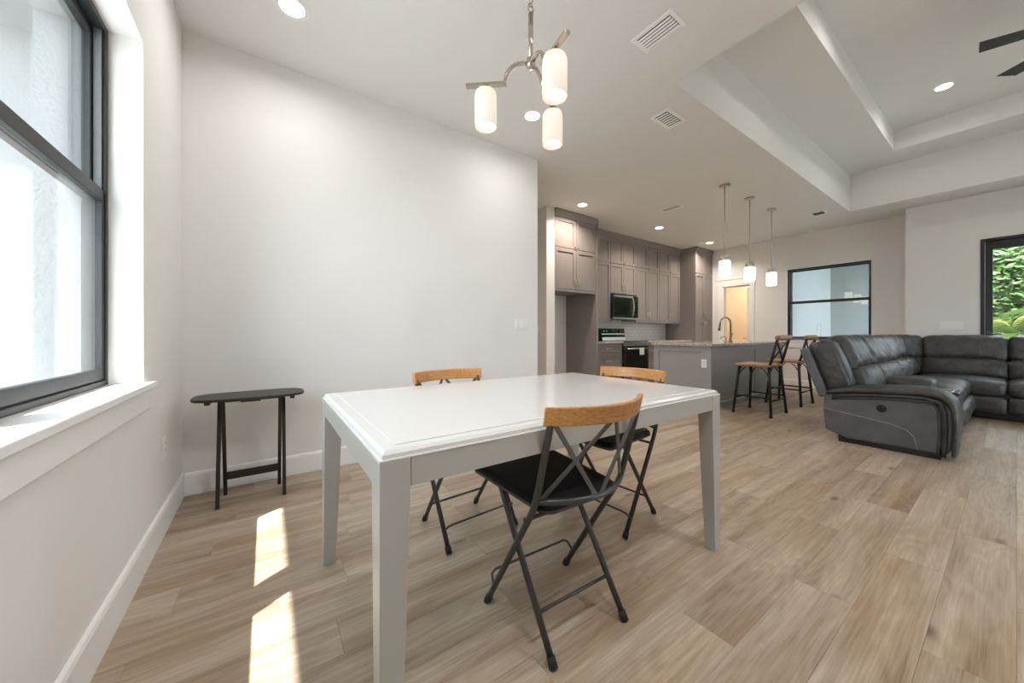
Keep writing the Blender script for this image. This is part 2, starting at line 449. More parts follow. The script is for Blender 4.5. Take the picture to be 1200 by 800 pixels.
# baseboards --------------------------------------------------------------------
def base_prof(t): return [(0, 0), (t, 0), (t, 0.128), (t - 0.004, 0.142), (0, 0.146)]
mb = MB().prism([(XL + a, z) for a, z in base_prof(0.015)], 'y', YS, YB)
struct(mk('baseboard_left', mb, M_TRIM))
mb = MB().prism([(YB - a, z) for a, z in base_prof(0.015)], 'x', XL + 0.015, XE + 0.015)
mb.prism([(XE + a, z) for a, z in base_prof(0.015)], 'y', YB, 6.48)
struct(mk('baseboard_back', mb, M_TRIM))
mb = MB().prism([(3.5 - a, z) for a, z in base_prof(0.015)], 'y', 4.085, 6.48).prism([(4.10 - a, z) for a, z in base_prof(0.015)], 'x', 3.485, 3.665)
struct(mk('baseboard_hall', mb, M_TRIM))
mb = MB().prism([(XF - a, z) for a, z in base_prof(0.015)], 'y', 1.0, DY0 - 0.09)
struct(mk('baseboard_far', mb, M_TRIM))
mb = MB().prism([(XR - a, z) for a, z in base_prof(0.015)], 'y', YS, RDY0 - 0.02).prism([(XR - a, z) for a, z in base_prof(0.015)], 'y', RDY1 + 0.02, 1.0)
struct(mk('baseboard_right', mb, M_TRIM))

# left window (two mulled single-hung units, one sill) ---------------------------
def hung_window(name, ya, yb, z0, z1, xin, xout, inside, fr=M_BRONZE):
    """window in a wall of constant x. xin = room-side face of the frame, xout = outer face; inside = +1 if the room lies at +x"""
    zc = (z0 + z1) / 2 + 0.045
    root = bpy.data.objects.new(name, None); COL.objects.link(root); root.location = ((xin + xout) / 2, (ya + yb) / 2, z0); root['kind'] = 'structure'
    w = 0.022; xm = (xin + xout) / 2
    m_ = MB().box(xin, xout, ya, ya + w, z0, z1).box(xin, xout, yb - w, yb, z0, z1).box(xin, xout, ya + w, yb - w, z1 - w, z1).box(xin, xout, ya + w, yb - w, z0, z0 + w)
    mk('window_frame', m_, fr, root, bevel=0.003)
    for yy in (ya + w, yb - w - 0.010):
        mk('sash_track', MB().box(xin - inside * 0.012, xm, yy, yy + 0.010, zc + 0.022, z1 - w), M_TRACK, root)
    def sash(nm, x0, x1, za, zb, bw, tw, sw):
        a, b = ya + w + 0.002, yb - w - 0.002
        s_ = MB().box(x0, x1, a, a + sw, za, zb).box(x0, x1, b - sw, b, za, zb).box(x0, x1, a + sw, b - sw, zb - tw, zb).box(x0, x1, a + sw, b - sw, za, za + bw)
        so = mk(nm, s_, fr, root, bevel=0.003)
        xg = (x0 + x1) / 2
        g = MB().box(xg - 0.002, xg + 0.002, a + sw, b - sw, za + bw, zb - tw)
        mk('pane', g, M_GLASS, so)
        return so
    d = inside
    lo = sash('lower_sash', xin - d * 0.006, xm + d * 0.003, z0 + 0.026, zc + 0.02, 0.045, 0.050, 0.018)
    up = sash('upper_sash', xm - d * 0.003, xout + d * 0.006, zc - 0.03, z1 - 0.026, 0.045, 0.03, 0.020)
    return root
hung_window('window_1', 1.43, 2.218, WZ0, WZ1 - 0.002, -0.555, -0.625, 1)
hung_window('window_2', 0.552, 1.34, WZ0, WZ1 - 0.002, -0.555, -0.625, 1)
mb = MB().box(-0.64, -0.545, 1.34, 1.43, WZ0, WZ1)
struct(mk('trim_mullion', mb, M_BRONZE))
mb = MB().box(-0.72, -0.418, 0.47, 2.30, WZ0 - 0.028, WZ0)
struct(mk('trim_sill', mb, M_TRIM, bevel=0.004), 'white window sill')
mb = MB().box(XL, XL + 0.016, 0.50, 2.275, 0.712, WZ0 - 0.028)
struct(mk('trim_apron', mb, M_TRIM, bevel=0.002), 'white apron board below the sill')

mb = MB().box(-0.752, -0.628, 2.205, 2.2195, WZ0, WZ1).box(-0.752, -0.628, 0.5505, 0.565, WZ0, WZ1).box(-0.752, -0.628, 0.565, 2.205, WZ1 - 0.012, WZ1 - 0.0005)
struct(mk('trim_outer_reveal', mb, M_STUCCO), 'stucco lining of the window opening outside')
# far window -------------------------------------------------------------------------
hung_window('window_3', FWY0, FWY1, FWZ0, FWZ1, XF + 0.045, XF + 0.115, -1)
mb = MB().box(XF - 0.03, XF + 0.12, FWY0 - 0.05, FWY1 + 0.05, FWZ0 - 0.03, FWZ0)
struct(mk('trim_far_sill', mb, M_TRIM, bevel=0.004))
mb = MB().box(XF - 0.016, XF, FWY0 - 0.03, FWY1 + 0.03, FWZ0 - 0.14, FWZ0 - 0.03)
struct(mk('trim_far_apron', mb, M_TRIM))

# doorway at the far wall: casing, door leaf, the lit room behind ------------------------
mb = MB().box(XF - 0.018, XF, DY0 - 0.09, DY0, 0, DZ1).box(XF - 0.018, XF, DY1, DY1 + 0.09, 0, DZ1).box(XF - 0.022, XF, DY0 - 0.10, DY1 + 0.10, DZ1, DZ1 + 0.15).box(XF - 0.034, XF, DY0 - 0.115, DY1 + 0.115, DZ1 + 0.15, DZ1 + 0.18)
mb.box(XF, XF + 0.13, DY0, DY0 + 0.018, 0, DZ1).box(XF, XF + 0.13, DY1 - 0.018, DY1, 0, DZ1).box(XF, XF + 0.13, DY0, DY1, DZ1 - 0.018, DZ1)
struct(mk('trim_door_casing', mb, M_TRIM, bevel=0.002), 'white door casing')
dl = bpy.data.objects.new('door_1', None); COL.objects.link(dl); dl.location = (XF + 0.135, DY0 + 0.02, 0); dl.rotation_euler = (0, 0, math.radians(27)); dl['kind'] = 'structure'; dl['label'] = 'white panel door standing ajar'
mb = MB().box(0, 0.50, 0, 0.035, 0.012, 2.10)
mk('door_leaf', mb, M_TRIM, dl, bevel=0.002, local=True)
mb = MB().tube([(0.44, 0.035, 0.96), (0.44, 0.075, 0.96)], 0.012, 12).puff((0.055, 0.045, 0.055), 0.022, mtx=Matrix.Translation((0.44, 0.095, 0.96)), n=6)
mk('door_knob', mb, M_NICKEL, dl, smooth=True, local=True)
for z in (0.25, 1.1, 1.85): mk('hinge', MB().box(-0.012, 0.0, 0.002, 0.03, z, z + 0.09), M_NICKEL, dl, local=True)
mb = MB().box(8.75, 10.4, 2.78, 2.90, 0, 2.75).box(8.75, 10.4, 4.83, 4.95, 0, 2.75).box(10.28, 10.4, 2.90, 4.83, 0, 2.75).box(8.75, 10.4, 2.78, 4.95, 2.75, 2.85)
struct(mk('wall_utility', mb, M_WARMWALL), 'cream walls of the lit room behind the doorway')
# black glass door of the living room ----------------------------------------------------
d2 = bpy.data.objects.new('door_2', None); COL.objects.link(d2); d2.location = (XR + 0.06, (RDY0 + RDY1) / 2, 0); d2['kind'] = 'structure'; d2['label'] = 'black framed glass patio door'
x0, x1 = XR - 0.012, XR + 0.13
mb = MB().box(x0, x1, RDY0, RDY0 + 0.035, 0, RDZ).box(x0, x1, RDY1 - 0.035, RDY1, 0, RDZ).box(x0, x1, RDY0 + 0.035, RDY1 - 0.035, RDZ - 0.035, RDZ)
mk('door_frame', mb, M_BRONZE, d2, bevel=0.003)
ym = (RDY0 + RDY1) / 2
for (ya, yb, hy) in ((ym + 0.003, RDY1 - 0.038, ym + 0.06), (RDY0 + 0.038, ym - 0.003, ym - 0.06)):
    xa, xb = XR + 0.03, XR + 0.075
    mb = MB().box(xa, xb, ya, ya + 0.065, 0.01, RDZ - 0.038).box(xa, xb, yb - 0.065, yb, 0.01, RDZ - 0.038).box(xa, xb, ya + 0.065, yb - 0.065, RDZ - 0.15, RDZ - 0.038).box(xa, xb, ya + 0.065, yb - 0.065, 0.01, 0.22)
    lf = mk('door_leaf', mb, M_BRONZE, d2, bevel=0.003)
    mb = MB().box(XR + 0.05, XR + 0.055, ya + 0.065, yb - 0.065, 0.22, RDZ - 0.15)
    mk('pane', mb, M_GLASS, lf)
mb = MB().box(XR + 0.018, XR + 0.03, 0.205, 0.245, 0.93, 1.10).tube([(XR + 0.03, 0.225, 1.05), (XR - 0.025, 0.225, 1.05), (XR - 0.025, 0.12, 1.05)], 0.010, 10)
mk('door_handle', mb, M_BLACK, d2, bevel=0.002)
# sliding doors behind the camera -------------------------------------------------------------
d3 = bpy.data.objects.new('door_3', None); COL.objects.link(d3); d3.location = ((SX0 + SX1) / 2, YS - 0.06, 0); d3['kind'] = 'structure'; d3['label'] = 'wide sliding glass doors'
mb = MB().box(SX0, SX0 + 0.05, YS - 0.12, YS, 0, SZ).box(SX1 - 0.05, SX1, YS - 0.12, YS, 0, SZ).box(SX0 + 0.05, SX1 - 0.05, YS - 0.12, YS, SZ - 0.05, SZ)
mk('door_frame', mb, M_BRONZE, d3)
for i in range(3):
    a = SX0 + 0.05 + i * (SX1 - SX0 - 0.1) / 3; b = a + (SX1 - SX0 - 0.1) / 3; ya, yb = YS - 0.08 + 0.03 * (i % 2), YS - 0.055 + 0.03 * (i % 2)
    mb = MB().box(a, a + 0.06, ya, yb, 0.01, SZ - 0.05).box(b - 0.06, b, ya, yb, 0.01, SZ - 0.05).box(a + 0.06, b - 0.06, ya, yb, 0.01, 0.09).box(a + 0.06, b - 0.06, ya, yb, SZ - 0.12, SZ - 0.05)
    lf = mk('door_leaf', mb, M_BRONZE, d3)
    mb = MB().box(a + 0.06, b - 0.06, (ya + yb) / 2 - 0.002, (ya + yb) / 2 + 0.002, 0.09, SZ - 0.12)
    mk('pane', mb, M_GLASS, lf)

# outside ---------------------------------------------------------------------------------------
mb = MB().box(-30, 40, -30, 30, -0.30, -0.16)
struct(mk('ground', mb, M_GRASS), 'lawn around the house')
mb = MB().box(-9.0, -0.75, -9, 9, -0.16, -0.06).box(8.75, 13.2, -6, 2.78, -0.16, -0.04).box(2.0, 8.4, -6.4, -3.52, -0.16, -0.03)  # pale concrete widened out of view to bounce sun onto the ceiling
struct(mk('bounce_paving', mb, M_BOUNCE), 'unseen pale concrete widened to bounce light indoors')
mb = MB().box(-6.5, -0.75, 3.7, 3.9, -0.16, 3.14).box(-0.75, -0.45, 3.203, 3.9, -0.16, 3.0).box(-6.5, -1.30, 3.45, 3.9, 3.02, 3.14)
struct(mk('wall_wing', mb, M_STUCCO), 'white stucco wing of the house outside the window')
mb = MB().box(8.75, 11.3, 2.60, 2.77, -0.16, 3.2).box(13.2, 13.4, 1.9, 9, -0.16, 3.4).box(8.75, 13.4, 1.0, 9.0, 3.2, 3.35)  # roof slab stretched out of view to shade the porch walls
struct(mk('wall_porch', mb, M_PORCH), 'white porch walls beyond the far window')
mb = MB().box(-0.75, 8.4, -4.7, -3.52, 2.75, 2.95)  # unseen roof slab added to keep sun out of the sliding doors
struct(mk('trim_sun_block', mb, M_STUCCO))

# ================================================================== DINING TABLE
TX0, TX1, TY0, TY1 = 0.210, 1.817, 0.828, 1.835
t = thing('dining_table', 'large pale grey lacquered dining table with tapered square legs', 'table', ((TX0 + TX1) / 2, (TY0 + TY1) / 2, 0))
ZA0, ZA1 = 0.682, 0.752
for sx, sy2 in ((0, 0), (1, 0), (0, 1), (1, 1)):
    px = (TX0, TX1)[sx]; py = (TY0, TY1)[sy2]; dx = 1 if sx == 0 else -1; dy = 1 if sy2 == 0 else -1
    m_ = MB(); lv = [(0.0, 0.050), (0.67, 0.073), (ZA1, 0.073)]
    vs = []
    for z, w in lv: vs += [(px, py, z), (px + dx * w, py, z), (px + dx * w, py + dy * w, z), (px, py + dy * w, z)]
    fs = [(0, 3, 2, 1), (8, 9, 10, 11)]
    for l in range(2):
        for k in range(4): fs.append((l * 4 + k, l * 4 + (k + 1) % 4, l * 4 + 4 + (k + 1) % 4, l * 4 + 4 + k))
    if dx * dy < 0: fs = [f[::-1] for f in fs]
    m_.add(vs, fs); lg = mk('leg', m_, M_TABLE, t, bevel=0.003)
for (a, b, c, d) in ((TX0 + 0.074, TX1 - 0.074, TY0 + 0.0015, TY0 + 0.024), (TX0 + 0.074, TX1 - 0.074, TY1 - 0.024, TY1 - 0.0015)):
    mk('apron', MB().box(a, b, c, d, ZA0, ZA1), M_TABLE, t, bevel=0.0015)
for (a, b, c, d) in ((TX0 + 0.0015, TX0 + 0.024, TY0 + 0.074, TY1 - 0.074), (TX1 - 0.024, TX1 - 0.0015, TY0 + 0.074, TY1 - 0.074)):
    mk('apron', MB().box(a, b, c, d, ZA0, ZA1), M_TABLE, t, bevel=0.0015)
def slab(e0, e1, z0, z1):
    vs = []
    for e, z in ((e0, z0), (e1, z1)): vs += [(TX0 + e, TY0 + e, z), (TX1 - e, TY0 + e, z), (TX1 - e, TY1 - e, z), (TX0 + e, TY1 - e, z)]
    return MB().add(vs, [(0, 3, 2, 1), (4, 5, 6, 7), (0, 1, 5, 4), (1, 2, 6, 5), (2, 3, 7, 6), (3, 0, 4, 7)])
tb = slab(0.008, 0.008, ZA1 + 0.001, 0.7645); tb2 = slab(0.008, 0.017, 0.7645, 0.772); tb.add(tb2.v, tb2.f)
mk('top_border', tb, M_TABLETOP, t)
mk('top_ledge', slab(0.0, 0.001, ZA1, ZA1 + 0.003), M_TABLETOP, t)
mk('table_top', slab(0.048, 0.050, 0.7722, 0.775), M_TABLETOP, t, bevel=0.0012)

# ================================================================== FOLDING CHAIRS
def make_chair(label):
    t = thing('folding_chair', label, 'chair', group='folding chairs at the dining table')
    R = 0.0115
    def upright(s):
        x = s * 0.203
        pts = [(x, -0.208, 0.785), (x, -0.203, 0.765), (x, -0.150, 0.57), (x, -0.131, 0.51), (x, -0.118, 0.480), (x, -0.100, 0.45), (x, 0.172, 0.018)]
        return MB().tube(pts, R, 10)
    for s in (-1, 1): mk('front_leg', upright(s), M_CHAIR, t, smooth=True, local=True)
    def rear(s):
        x = s * 0.168
        return MB().tube([(x, 0.150, 0.466), (x, 0.132, 0.455), (x, 0.115, 0.43), (x, -0.170, 0.018)], R, 10)
    for s in (-1, 1): mk('rear_leg', rear(s), M_CHAIR, t, smooth=True, local=True)
    for s in (-1, 1):
        mk('foot_cap', MB().tube([(s * 0.203, 0.164, 0.030), (s * 0.203, 0.181, 0.002)], 0.0145, 10), M_RUBBER, t, smooth=True, local=True)
        mk('foot_cap', MB().tube([(s * 0.168, -0.163, 0.030), (s * 0.168, -0.179, 0.002)], 0.0145, 10), M_RUBBER, t, smooth=True, local=True)
    mk('cross_bar', MB().tube([(-0.168, -0.097, 0.122), (0.168, -0.097, 0.122)], 0.006, 8), M_CHAIR, t, smooth=True, local=True)
    mk('cross_bar', MB().tube([(-0.203, 0.128, 0.085), (-0.195, 0.158, 0.118), (-0.175, 0.165, 0.125), (0.175, 0.165, 0.125), (0.195, 0.158, 0.118), (0.203, 0.128, 0.085)], 0.005, 8), M_CHAIR, t, smooth=True, local=True)
    # pivot rod under the seat
    mk('pivot_rod', MB().tube([(-0.215, -0.085, 0.437), (0.215, -0.085, 0.437)], 0.007, 8), M_CHAIR, t, smooth=True, local=True)
    # seat: padded trapezoid with rounded corners
    out = []
    def corner(cx, cy, r, a0, a1):
        for i in range(5):
            a = a0 + (a1 - a0) * i / 4; out.append((cx + r * math.cos(a), cy + r * math.sin(a)))
    corner(0.175, 0.285, 0.03, 0, PI / 2); corner(-0.175, 0.285, 0.03, PI / 2, PI)
    corner(-0.135, -0.10, 0.045, PI, 1.5 * PI); corner(0.135, -0.10, 0.045, 1.5 * PI, 2 * PI)
    tilt = Matrix.Translation((0, 0, 0.016)) @ Matrix.Rotation(math.radians(1.0), 4, 'X')
    mk('seat_pan', MB().prism(out, 'z', 0.452, 0.462).xf(tilt), M_CHAIR, t, local=True)
    big = [(p[0] * 0.985, p[1] * 0.985 + 0.001) for p in out]; n = len(out)
    vs = [(p[0], p[1], 0.462) for p in big] + [(p[0], p[1], 0.474) for p in big] + [(p[0] * 0.93, p[1] * 0.93 + 0.005, 0.485) for p in big]
    fs = [tuple(range(2 * n, 3 * n))]
    for l in range(2):
        for k in range(n): fs.append((l * n + k, l * n + (k + 1) % n, (l + 1) * n + (k + 1) % n, (l + 1) * n + k))
    mk('seat_pad', MB().add(vs, fs).xf(tilt), M_SEAT, t, bevel=0.004, auto=False, local=True)
    # wooden top rail, bowed backwards
    def bow(u): return -0.205 - 0.072 * (1 - (u / 0.205) ** 2)
    vs = []; N_ = 16
    for i in range(N_ + 1):
        u = -0.222 + 0.444 * i / N_; yb = bow(u); sl = 2 * 0.072 * u / 0.205 ** 2; ln = math.hypot(1, sl); nx, ny = -sl / ln, 1 / ln
        for (o_, z) in ((-0.010, 0.770), (0.010, 0.768), (0.006, 0.828), (-0.014, 0.830)):
            vs.append((u + nx * o_, yb + ny * o_ - (z - 0.77) * 0.16, z))
    fs = [(0, 1, 2, 3), tuple(4 * N_ + k for k in (3, 2, 1, 0))]
    for i in range(N_):
        for k in range(4): fs.append((i * 4 + k, i * 4 + 4 + k, i * 4 + 4 + (k + 1) % 4, i * 4 + (k + 1) % 4))
    mk('top_rail', MB().add(vs, fs), M_RAIL, t, bevel=0.005, local=True)
    # bowed lower tube
    pts = [(u, -0.131 - 0.078 * (1 - (u / 0.203) ** 2), 0.512) for u in [-0.203 + 0.406 * i / 12 for i in range(13)]]
    mk('back_tube', MB().tube(pts, 0.010, 10), M_CHAIR, t, smooth=True, local=True)
    def lo(u): return (u, -0.131 - 0.078 * (1 - (u / 0.203) ** 2) + 0.002, 0.515)
    def hi(u): return (u, bow(u) + 0.004, 0.772)
    for a, b in ((-0.190, -0.012), (-0.012, -0.190), (0.012, 0.190), (0.190, 0.012)):
        mk('cross_brace', MB().bar(hi(a), lo(b), 0.016, 0.005, ref=(0, 1, 0)), M_CHAIRX, t, bevel=0.001, local=True)
    return t
ch = make_chair('folding chair pulled up to the long table side facing the blank wall')
ch.location = (0.907, 1.0, 0); ch.rotation_euler = (0, 0, math.radians(-1.5))
c2 = copy_tree(ch); c2['label'] = 'folding chair between the dining table and the blank white wall'
c2.location = (0.905, 1.735, 0); c2.rotation_euler = (0, 0, PI + math.radians(3))
c3 = copy_tree(ch); c3['label'] = 'folding chair at the short end of the dining table towards the kitchen'
c3.location = (1.665, 1.365, 0); c3.rotation_euler = (0, 0, PI / 2 + math.radians(5))

# ================================================================== TRAY TABLE
t = thing('tray_table', 'small black folding tray table in the corner by the window', 'table', (-0.08, 2.83, 0))
poly = []
for i in range(48):
    a = 2 * PI * i / 48; c, s_ = math.cos(a), math.sin(a)
    poly.append((-0.08 + 0.290 * math.copysign(abs(c) ** 0.55, c), 2.815 + 0.16 * math.copysign(abs(s_) ** 0.55, s_)))
mk('tray_top', MB().prism(poly, 'z', 0.648, 0.664), M_TRAY, t, bevel=0.005)
for x in (-0.243, 0.094):
    mk('leg', MB().bar((x, 2.735, 0.0), (x, 2.875, 0.640), 0.020, 0.028, ref=(0, 1, 0)), M_TRAY, t, bevel=0.002)
for x in (-0.221, 0.072):
    mk('leg', MB().bar((x, 2.955, 0.0), (x, 2.785, 0.640), 0.020, 0.028, ref=(0, 1, 0)), M_TRAY, t, bevel=0.002)
mk('stretcher', MB().box(-0.212, 0.063, 2.915, 2.927, 0.105, 0.155), M_TRAY, t, bevel=0.002)
mk('stretcher', MB().box(-0.232, 0.083, 2.868, 2.884, 0.612, 0.640), M_TRAY, t, bevel=0.002)
mk('top_cleat', MB().box(-0.30, -0.275, 2.70, 2.93, 0.628, 0.648), M_TRAY, t, bevel=0.002)
mk('top_cleat', MB().box(0.125, 0.150, 2.70, 2.93, 0.628, 0.648), M_TRAY, t, bevel=0.002)
mk('catch_block', MB().box(-0.13, -0.03, 2.69, 2.715, 0.632, 0.648), M_TRAY, t, bevel=0.002)

# ================================================================== SECTIONAL SOFA
so = thing('sectional_sofa', 'dark grey leather reclining sectional sofa with a cup-holder console', 'sofa', (6.2, 0.7, 0))
def to_world(front, cx, rz):
    return Matrix.Translation(front) @ Matrix.Rotation(rz, 4, 'Z') @ Matrix.Translation((cx, 0, 0))
def rot(deg, axis='X'): return Matrix.Rotation(math.radians(deg), 4, axis)
def seat_unit(T, w, seed, seat=True, back=True):
    """T: local frame, x across, y towards the back, front edge at y=0"""
    def P_(size, r, loc, tilt=0, bulge=(0, 0, 0), wr=0.004, k=0, n=9):
        return MB().puff(size, r, bulge, T @ Matrix.Translation(loc) @ rot(tilt), n=n, wr=wr, seed=seed * 10 + k)
    if seat:
        mk('seat_cushion', P_((w + 0.012, 0.60, 0.19), 0.07, (0, 0.34, 0.385), 2, (0, 0, 0.03), k=1), M_LEATHER, so, smooth=True)
        mk('front_panel', P_((w + 0.006, 0.10, 0.20), 0.045, (0, 0.065, 0.19), 0, (0, 0.012, 0), k=2), M_LEATHER, so, smooth=True)
        m_ = MB().box(-w / 2, w / 2, 0.10, 0.80, 0.04, 0.44).xf(T); mk('base', m_, M_BLACK, so)
    if back:
        mk('lumbar_cushion', P_((w + 0.012, 0.24, 0.27), 0.07, (0, 0.66, 0.575), -16, (0, 0.03, 0), k=3), M_LEATHER, so, smooth=True)
        hw = (w - 0.012) / 2
        up = mk('head_cushion', P_((w + 0.012, 0.25, 0.37), 0.08, (0, 0.785, 0.835), -20, (0, 0.035, 0.012), k=4, wr=0.007, n=22), M_LEATHER, so, smooth=True)
        m_ = MB().box(-w / 2 + 0.002, w / 2 - 0.002, -0.035, 0.035, -0.27, 0.24).xf(T @ Matrix.Translation((0, 0.905, 0.67)) @ rot(-19))
        mk('back_panel', m_, M_LEATHER_SIDE, so, bevel=0.018, seg=3)
ROW = (0, 0.28, 0)
seat_unit(to_world(ROW, 5.15, 0), 0.70, 1)
seat_unit(to_world(ROW, 6.20, 0), 0.70, 2)
seat_unit(to_world(ROW, 6.90, 0), 0.70, 3)
seat_unit(to_world(ROW, 7.49, 0), 0.48, 8, seat=False)
seat_unit(to_world(ROW, 5.675, 0), 0.35, 4, seat=False)
WING = (7.165, 0, 0); RZ = -PI / 2
seat_unit(to_world(WING, -0.43, RZ), 0.74, 5)
seat_unit(to_world(WING, 0.27, RZ), 0.66, 6)
seat_unit(to_world(WING, 0.93, RZ), 0.66, 7)
# corner filler behind both rows
cm = Matrix.Translation((7.80, 1.00, 0)) @ Matrix.Rotation(-PI / 4, 4, 'Z')
mk('head_cushion', MB().puff((0.56, 0.26, 0.39), 0.09, (0, 0.03, 0.01), cm @ Matrix.Translation((0, 0.02, 0.83)) @ rot(-14), n=18, wr=0.006, seed=92), M_LEATHER, so, smooth=True)
mk('lumbar_cushion', MB().puff((0.50, 0.26, 0.28), 0.08, (0, 0.03, 0), cm @ Matrix.Translation((0, -0.05, 0.575)) @ rot(-12), n=12, wr=0.004, seed=93), M_LEATHER, so, smooth=True)
mk('corner_base', MB().box(7.20, 7.95, 0.55, 1.08, 0.04, 0.46), M_LEATHER, so, bevel=0.03)
# console
mk('console_body', MB().puff((0.335, 0.70, 0.40), 0.05, (0, 0, 0), Matrix.Translation((5.675, 0.66, 0.26)), n=8), M_LEATHER, so, smooth=True)
lid = mk('console_lid', MB().puff((0.335, 0.46, 0.13), 0.05, (0, 0, 0.012), Matrix.Translation((5.675, 0.70, 0.515)), n=8, wr=0.002), M_LEATHER, so, smooth=True)
deck = mk('cup_deck', MB().box(5.52, 5.83, 0.315, 0.47, 0.44, 0.475), M_LEATHER, so, bevel=0.012, seg=3)
for x in (5.60, 5.75):
    mk('cup_holder', MB().lathe([(0.044, 0.0), (0.050, 0.0), (0.050, 0.012), (0.044, 0.012), (0.040, 0.006), (0.002, 0.004)], (x, 0.395, 0.470), 20), M_STEEL, deck, smooth=False)
# arms: the one we see from the side and the one closing the wing
def sofa_arm(T):
    prof = [(0.825, 0.45), (0.83, 0.30), (0.815, 0.105), (0.66, 0.045), (0.05, 0.045), (0.02, 0.10), (0.012, 0.40), (0.06, 0.49), (0.25, 0.495), (0.55, 0.475), (0.76, 0.470)]
    mk('arm_body', MB().prism(prof, 'x', 0.012, 0.235).xf(T), M_LEATHER_SIDE, so, bevel=0.022, seg=3)
    # padded top that rolls over the front
    path = [(0.80, 0.470), (0.74, 0.492), (0.62, 0.515), (0.45, 0.535), (0.28, 0.550), (0.15, 0.552), (0.075, 0.535), (0.025, 0.490), (0.005, 0.42), (0.0, 0.30), (0.004, 0.16), (0.012, 0.055)]
    rr = [0.018, 0.030, 0.036, 0.040, 0.042, 0.042, 0.040, 0.034, 0.026, 0.022, 0.020, 0.016]
    m_ = MB(); n = len(path); sg = 20; vs = []
    for i in range(n):
        a = Vector((0, *path[max(i - 1, 0)])); b = Vector((0, *path[min(i + 1, n - 1)])); tt = (b - a).normalized(); up = Vector((1, 0, 0)).cross(tt)
        p = Vector((0.125, *path[i]))
        for k in range(sg):
            an = 2 * PI * k / sg; c, s_ = math.cos(an), math.sin(an)
            vs.append(p + Vector((1, 0, 0)) * 0.148 * math.copysign(abs(c) ** 0.55, c) + up * rr[i] * math.copysign(abs(s_) ** 0.8, s_))
    fs = [tuple(range(sg))[::-1], tuple(range((n - 1) * sg, n * sg))]
    for i in range(n - 1):
        for k in range(sg): fs.append((i * sg + k, i * sg + (k + 1) % sg, (i + 1) * sg + (k + 1) % sg, (i + 1) * sg + k))
    pad = mk('arm_pad', m_.add(vs, fs).xf(T), M_LEATHER, so, smooth=True)
    # second roll below the pad, along the outer face
    def off(d): return [(p[0] + (d if p[1] < 0.50 and p[0] < 0.05 else d * 0.2), p[1] - (d if p[0] > 0.05 else d * 0.4)) for p in path[1:]]
    for d, r in ((0.048, 0.016), (0.078, 0.011)):
        q = [(0.004, a + 0.004, b) for a, b in off(d)]
        mk('arm_welt', MB().tube(q, r, 8).xf(T), M_LEATHER, so, smooth=True)
    q = [(0.008, 0.83, 0.315), (0.008, 0.70, 0.295), (0.008, 0.52, 0.270), (0.008, 0.36, 0.245), (0.008, 0.27, 0.215), (0.008, 0.225, 0.165), (0.008, 0.205, 0.06)]
    mk('stitching', MB().tube(q, 0.0022, 6).xf(T), M_STITCH, so, smooth=True)
    q = [(-0.014, 0.72, 0.490), (-0.018, 0.45, 0.524), (-0.018, 0.20, 0.541), (-0.016, 0.07, 0.525), (-0.015, 0.015, 0.46)]
    mk('stitching', MB().tube(q, 0.0018, 6).xf(T), M_STITCH, so, smooth=True)
    return pad
TA = Matrix.Translation((4.555, 0.28, 0))
sofa_arm(TA)
mk('recline_button', MB().lathe([(0.034, 0.0), (0.034, 0.008), (0.028, 0.012), (0.002, 0.012)], (0, 0, 0), 20).xf(Matrix.Translation((4.569, 0.70, 0.375)) @ Matrix.Rotation(-PI / 2, 4, 'Y')), M_BLACK, so)
mk('base', MB().box(4.60, 4.80, 0.36, 1.00, 0.0, 0.06), M_BLACK, so)
mk('base', MB().box(4.80, 7.2, 0.40, 1.00, 0.0, 0.05), M_BLACK, so)
mk('base', MB().box(7.36, 8.0, -1.2, 1.1, 0.0, 0.05), M_BLACK, so)
# the recliner's back wing beside the first head cushion
for dx, y0_, m_ in ((0.0, 0.905, M_LEATHER_SIDE),):
    b_ = MB().box(4.556, 4.80, -0.04, 0.04, -0.26, 0.245).xf(Matrix.Translation((0, 0.28 + y0_, 0.67)) @ rot(-19))
    mk('back_panel', b_, m_, so, bevel=0.02, seg=3)
mk('back_wing', MB().puff((0.25, 0.20, 0.53), 0.07, (0, 0.015, 0), Matrix.Translation((4.705, 1.065, 0.725)) @ rot(-19), wr=0.004, seed=55), M_LEATHER, so, smooth=True)
for x in (4.625, 4.685):
    q = [Vector((x, -0.112, -0.24)), Vector((x, -0.120, 0.0)), Vector((x, -0.108, 0.21)), Vector((x, -0.03, 0.285))]
    mm = Matrix.Translation((0, 1.085, 0.71)) @ rot(-19)
    mk('arm_welt', MB().tube([mm @ v for v in q], 0.009, 8), M_LEATHER, so, smooth=True)
TB = Matrix.Translation((7.165, -1.26, 0)) @ Matrix.Rotation(-PI / 2, 4, 'Z') @ Matrix.Diagonal((-1, 1, 1, 1)) @ Matrix.Translation((-0.25, 0, 0))
sofa_arm(TB)

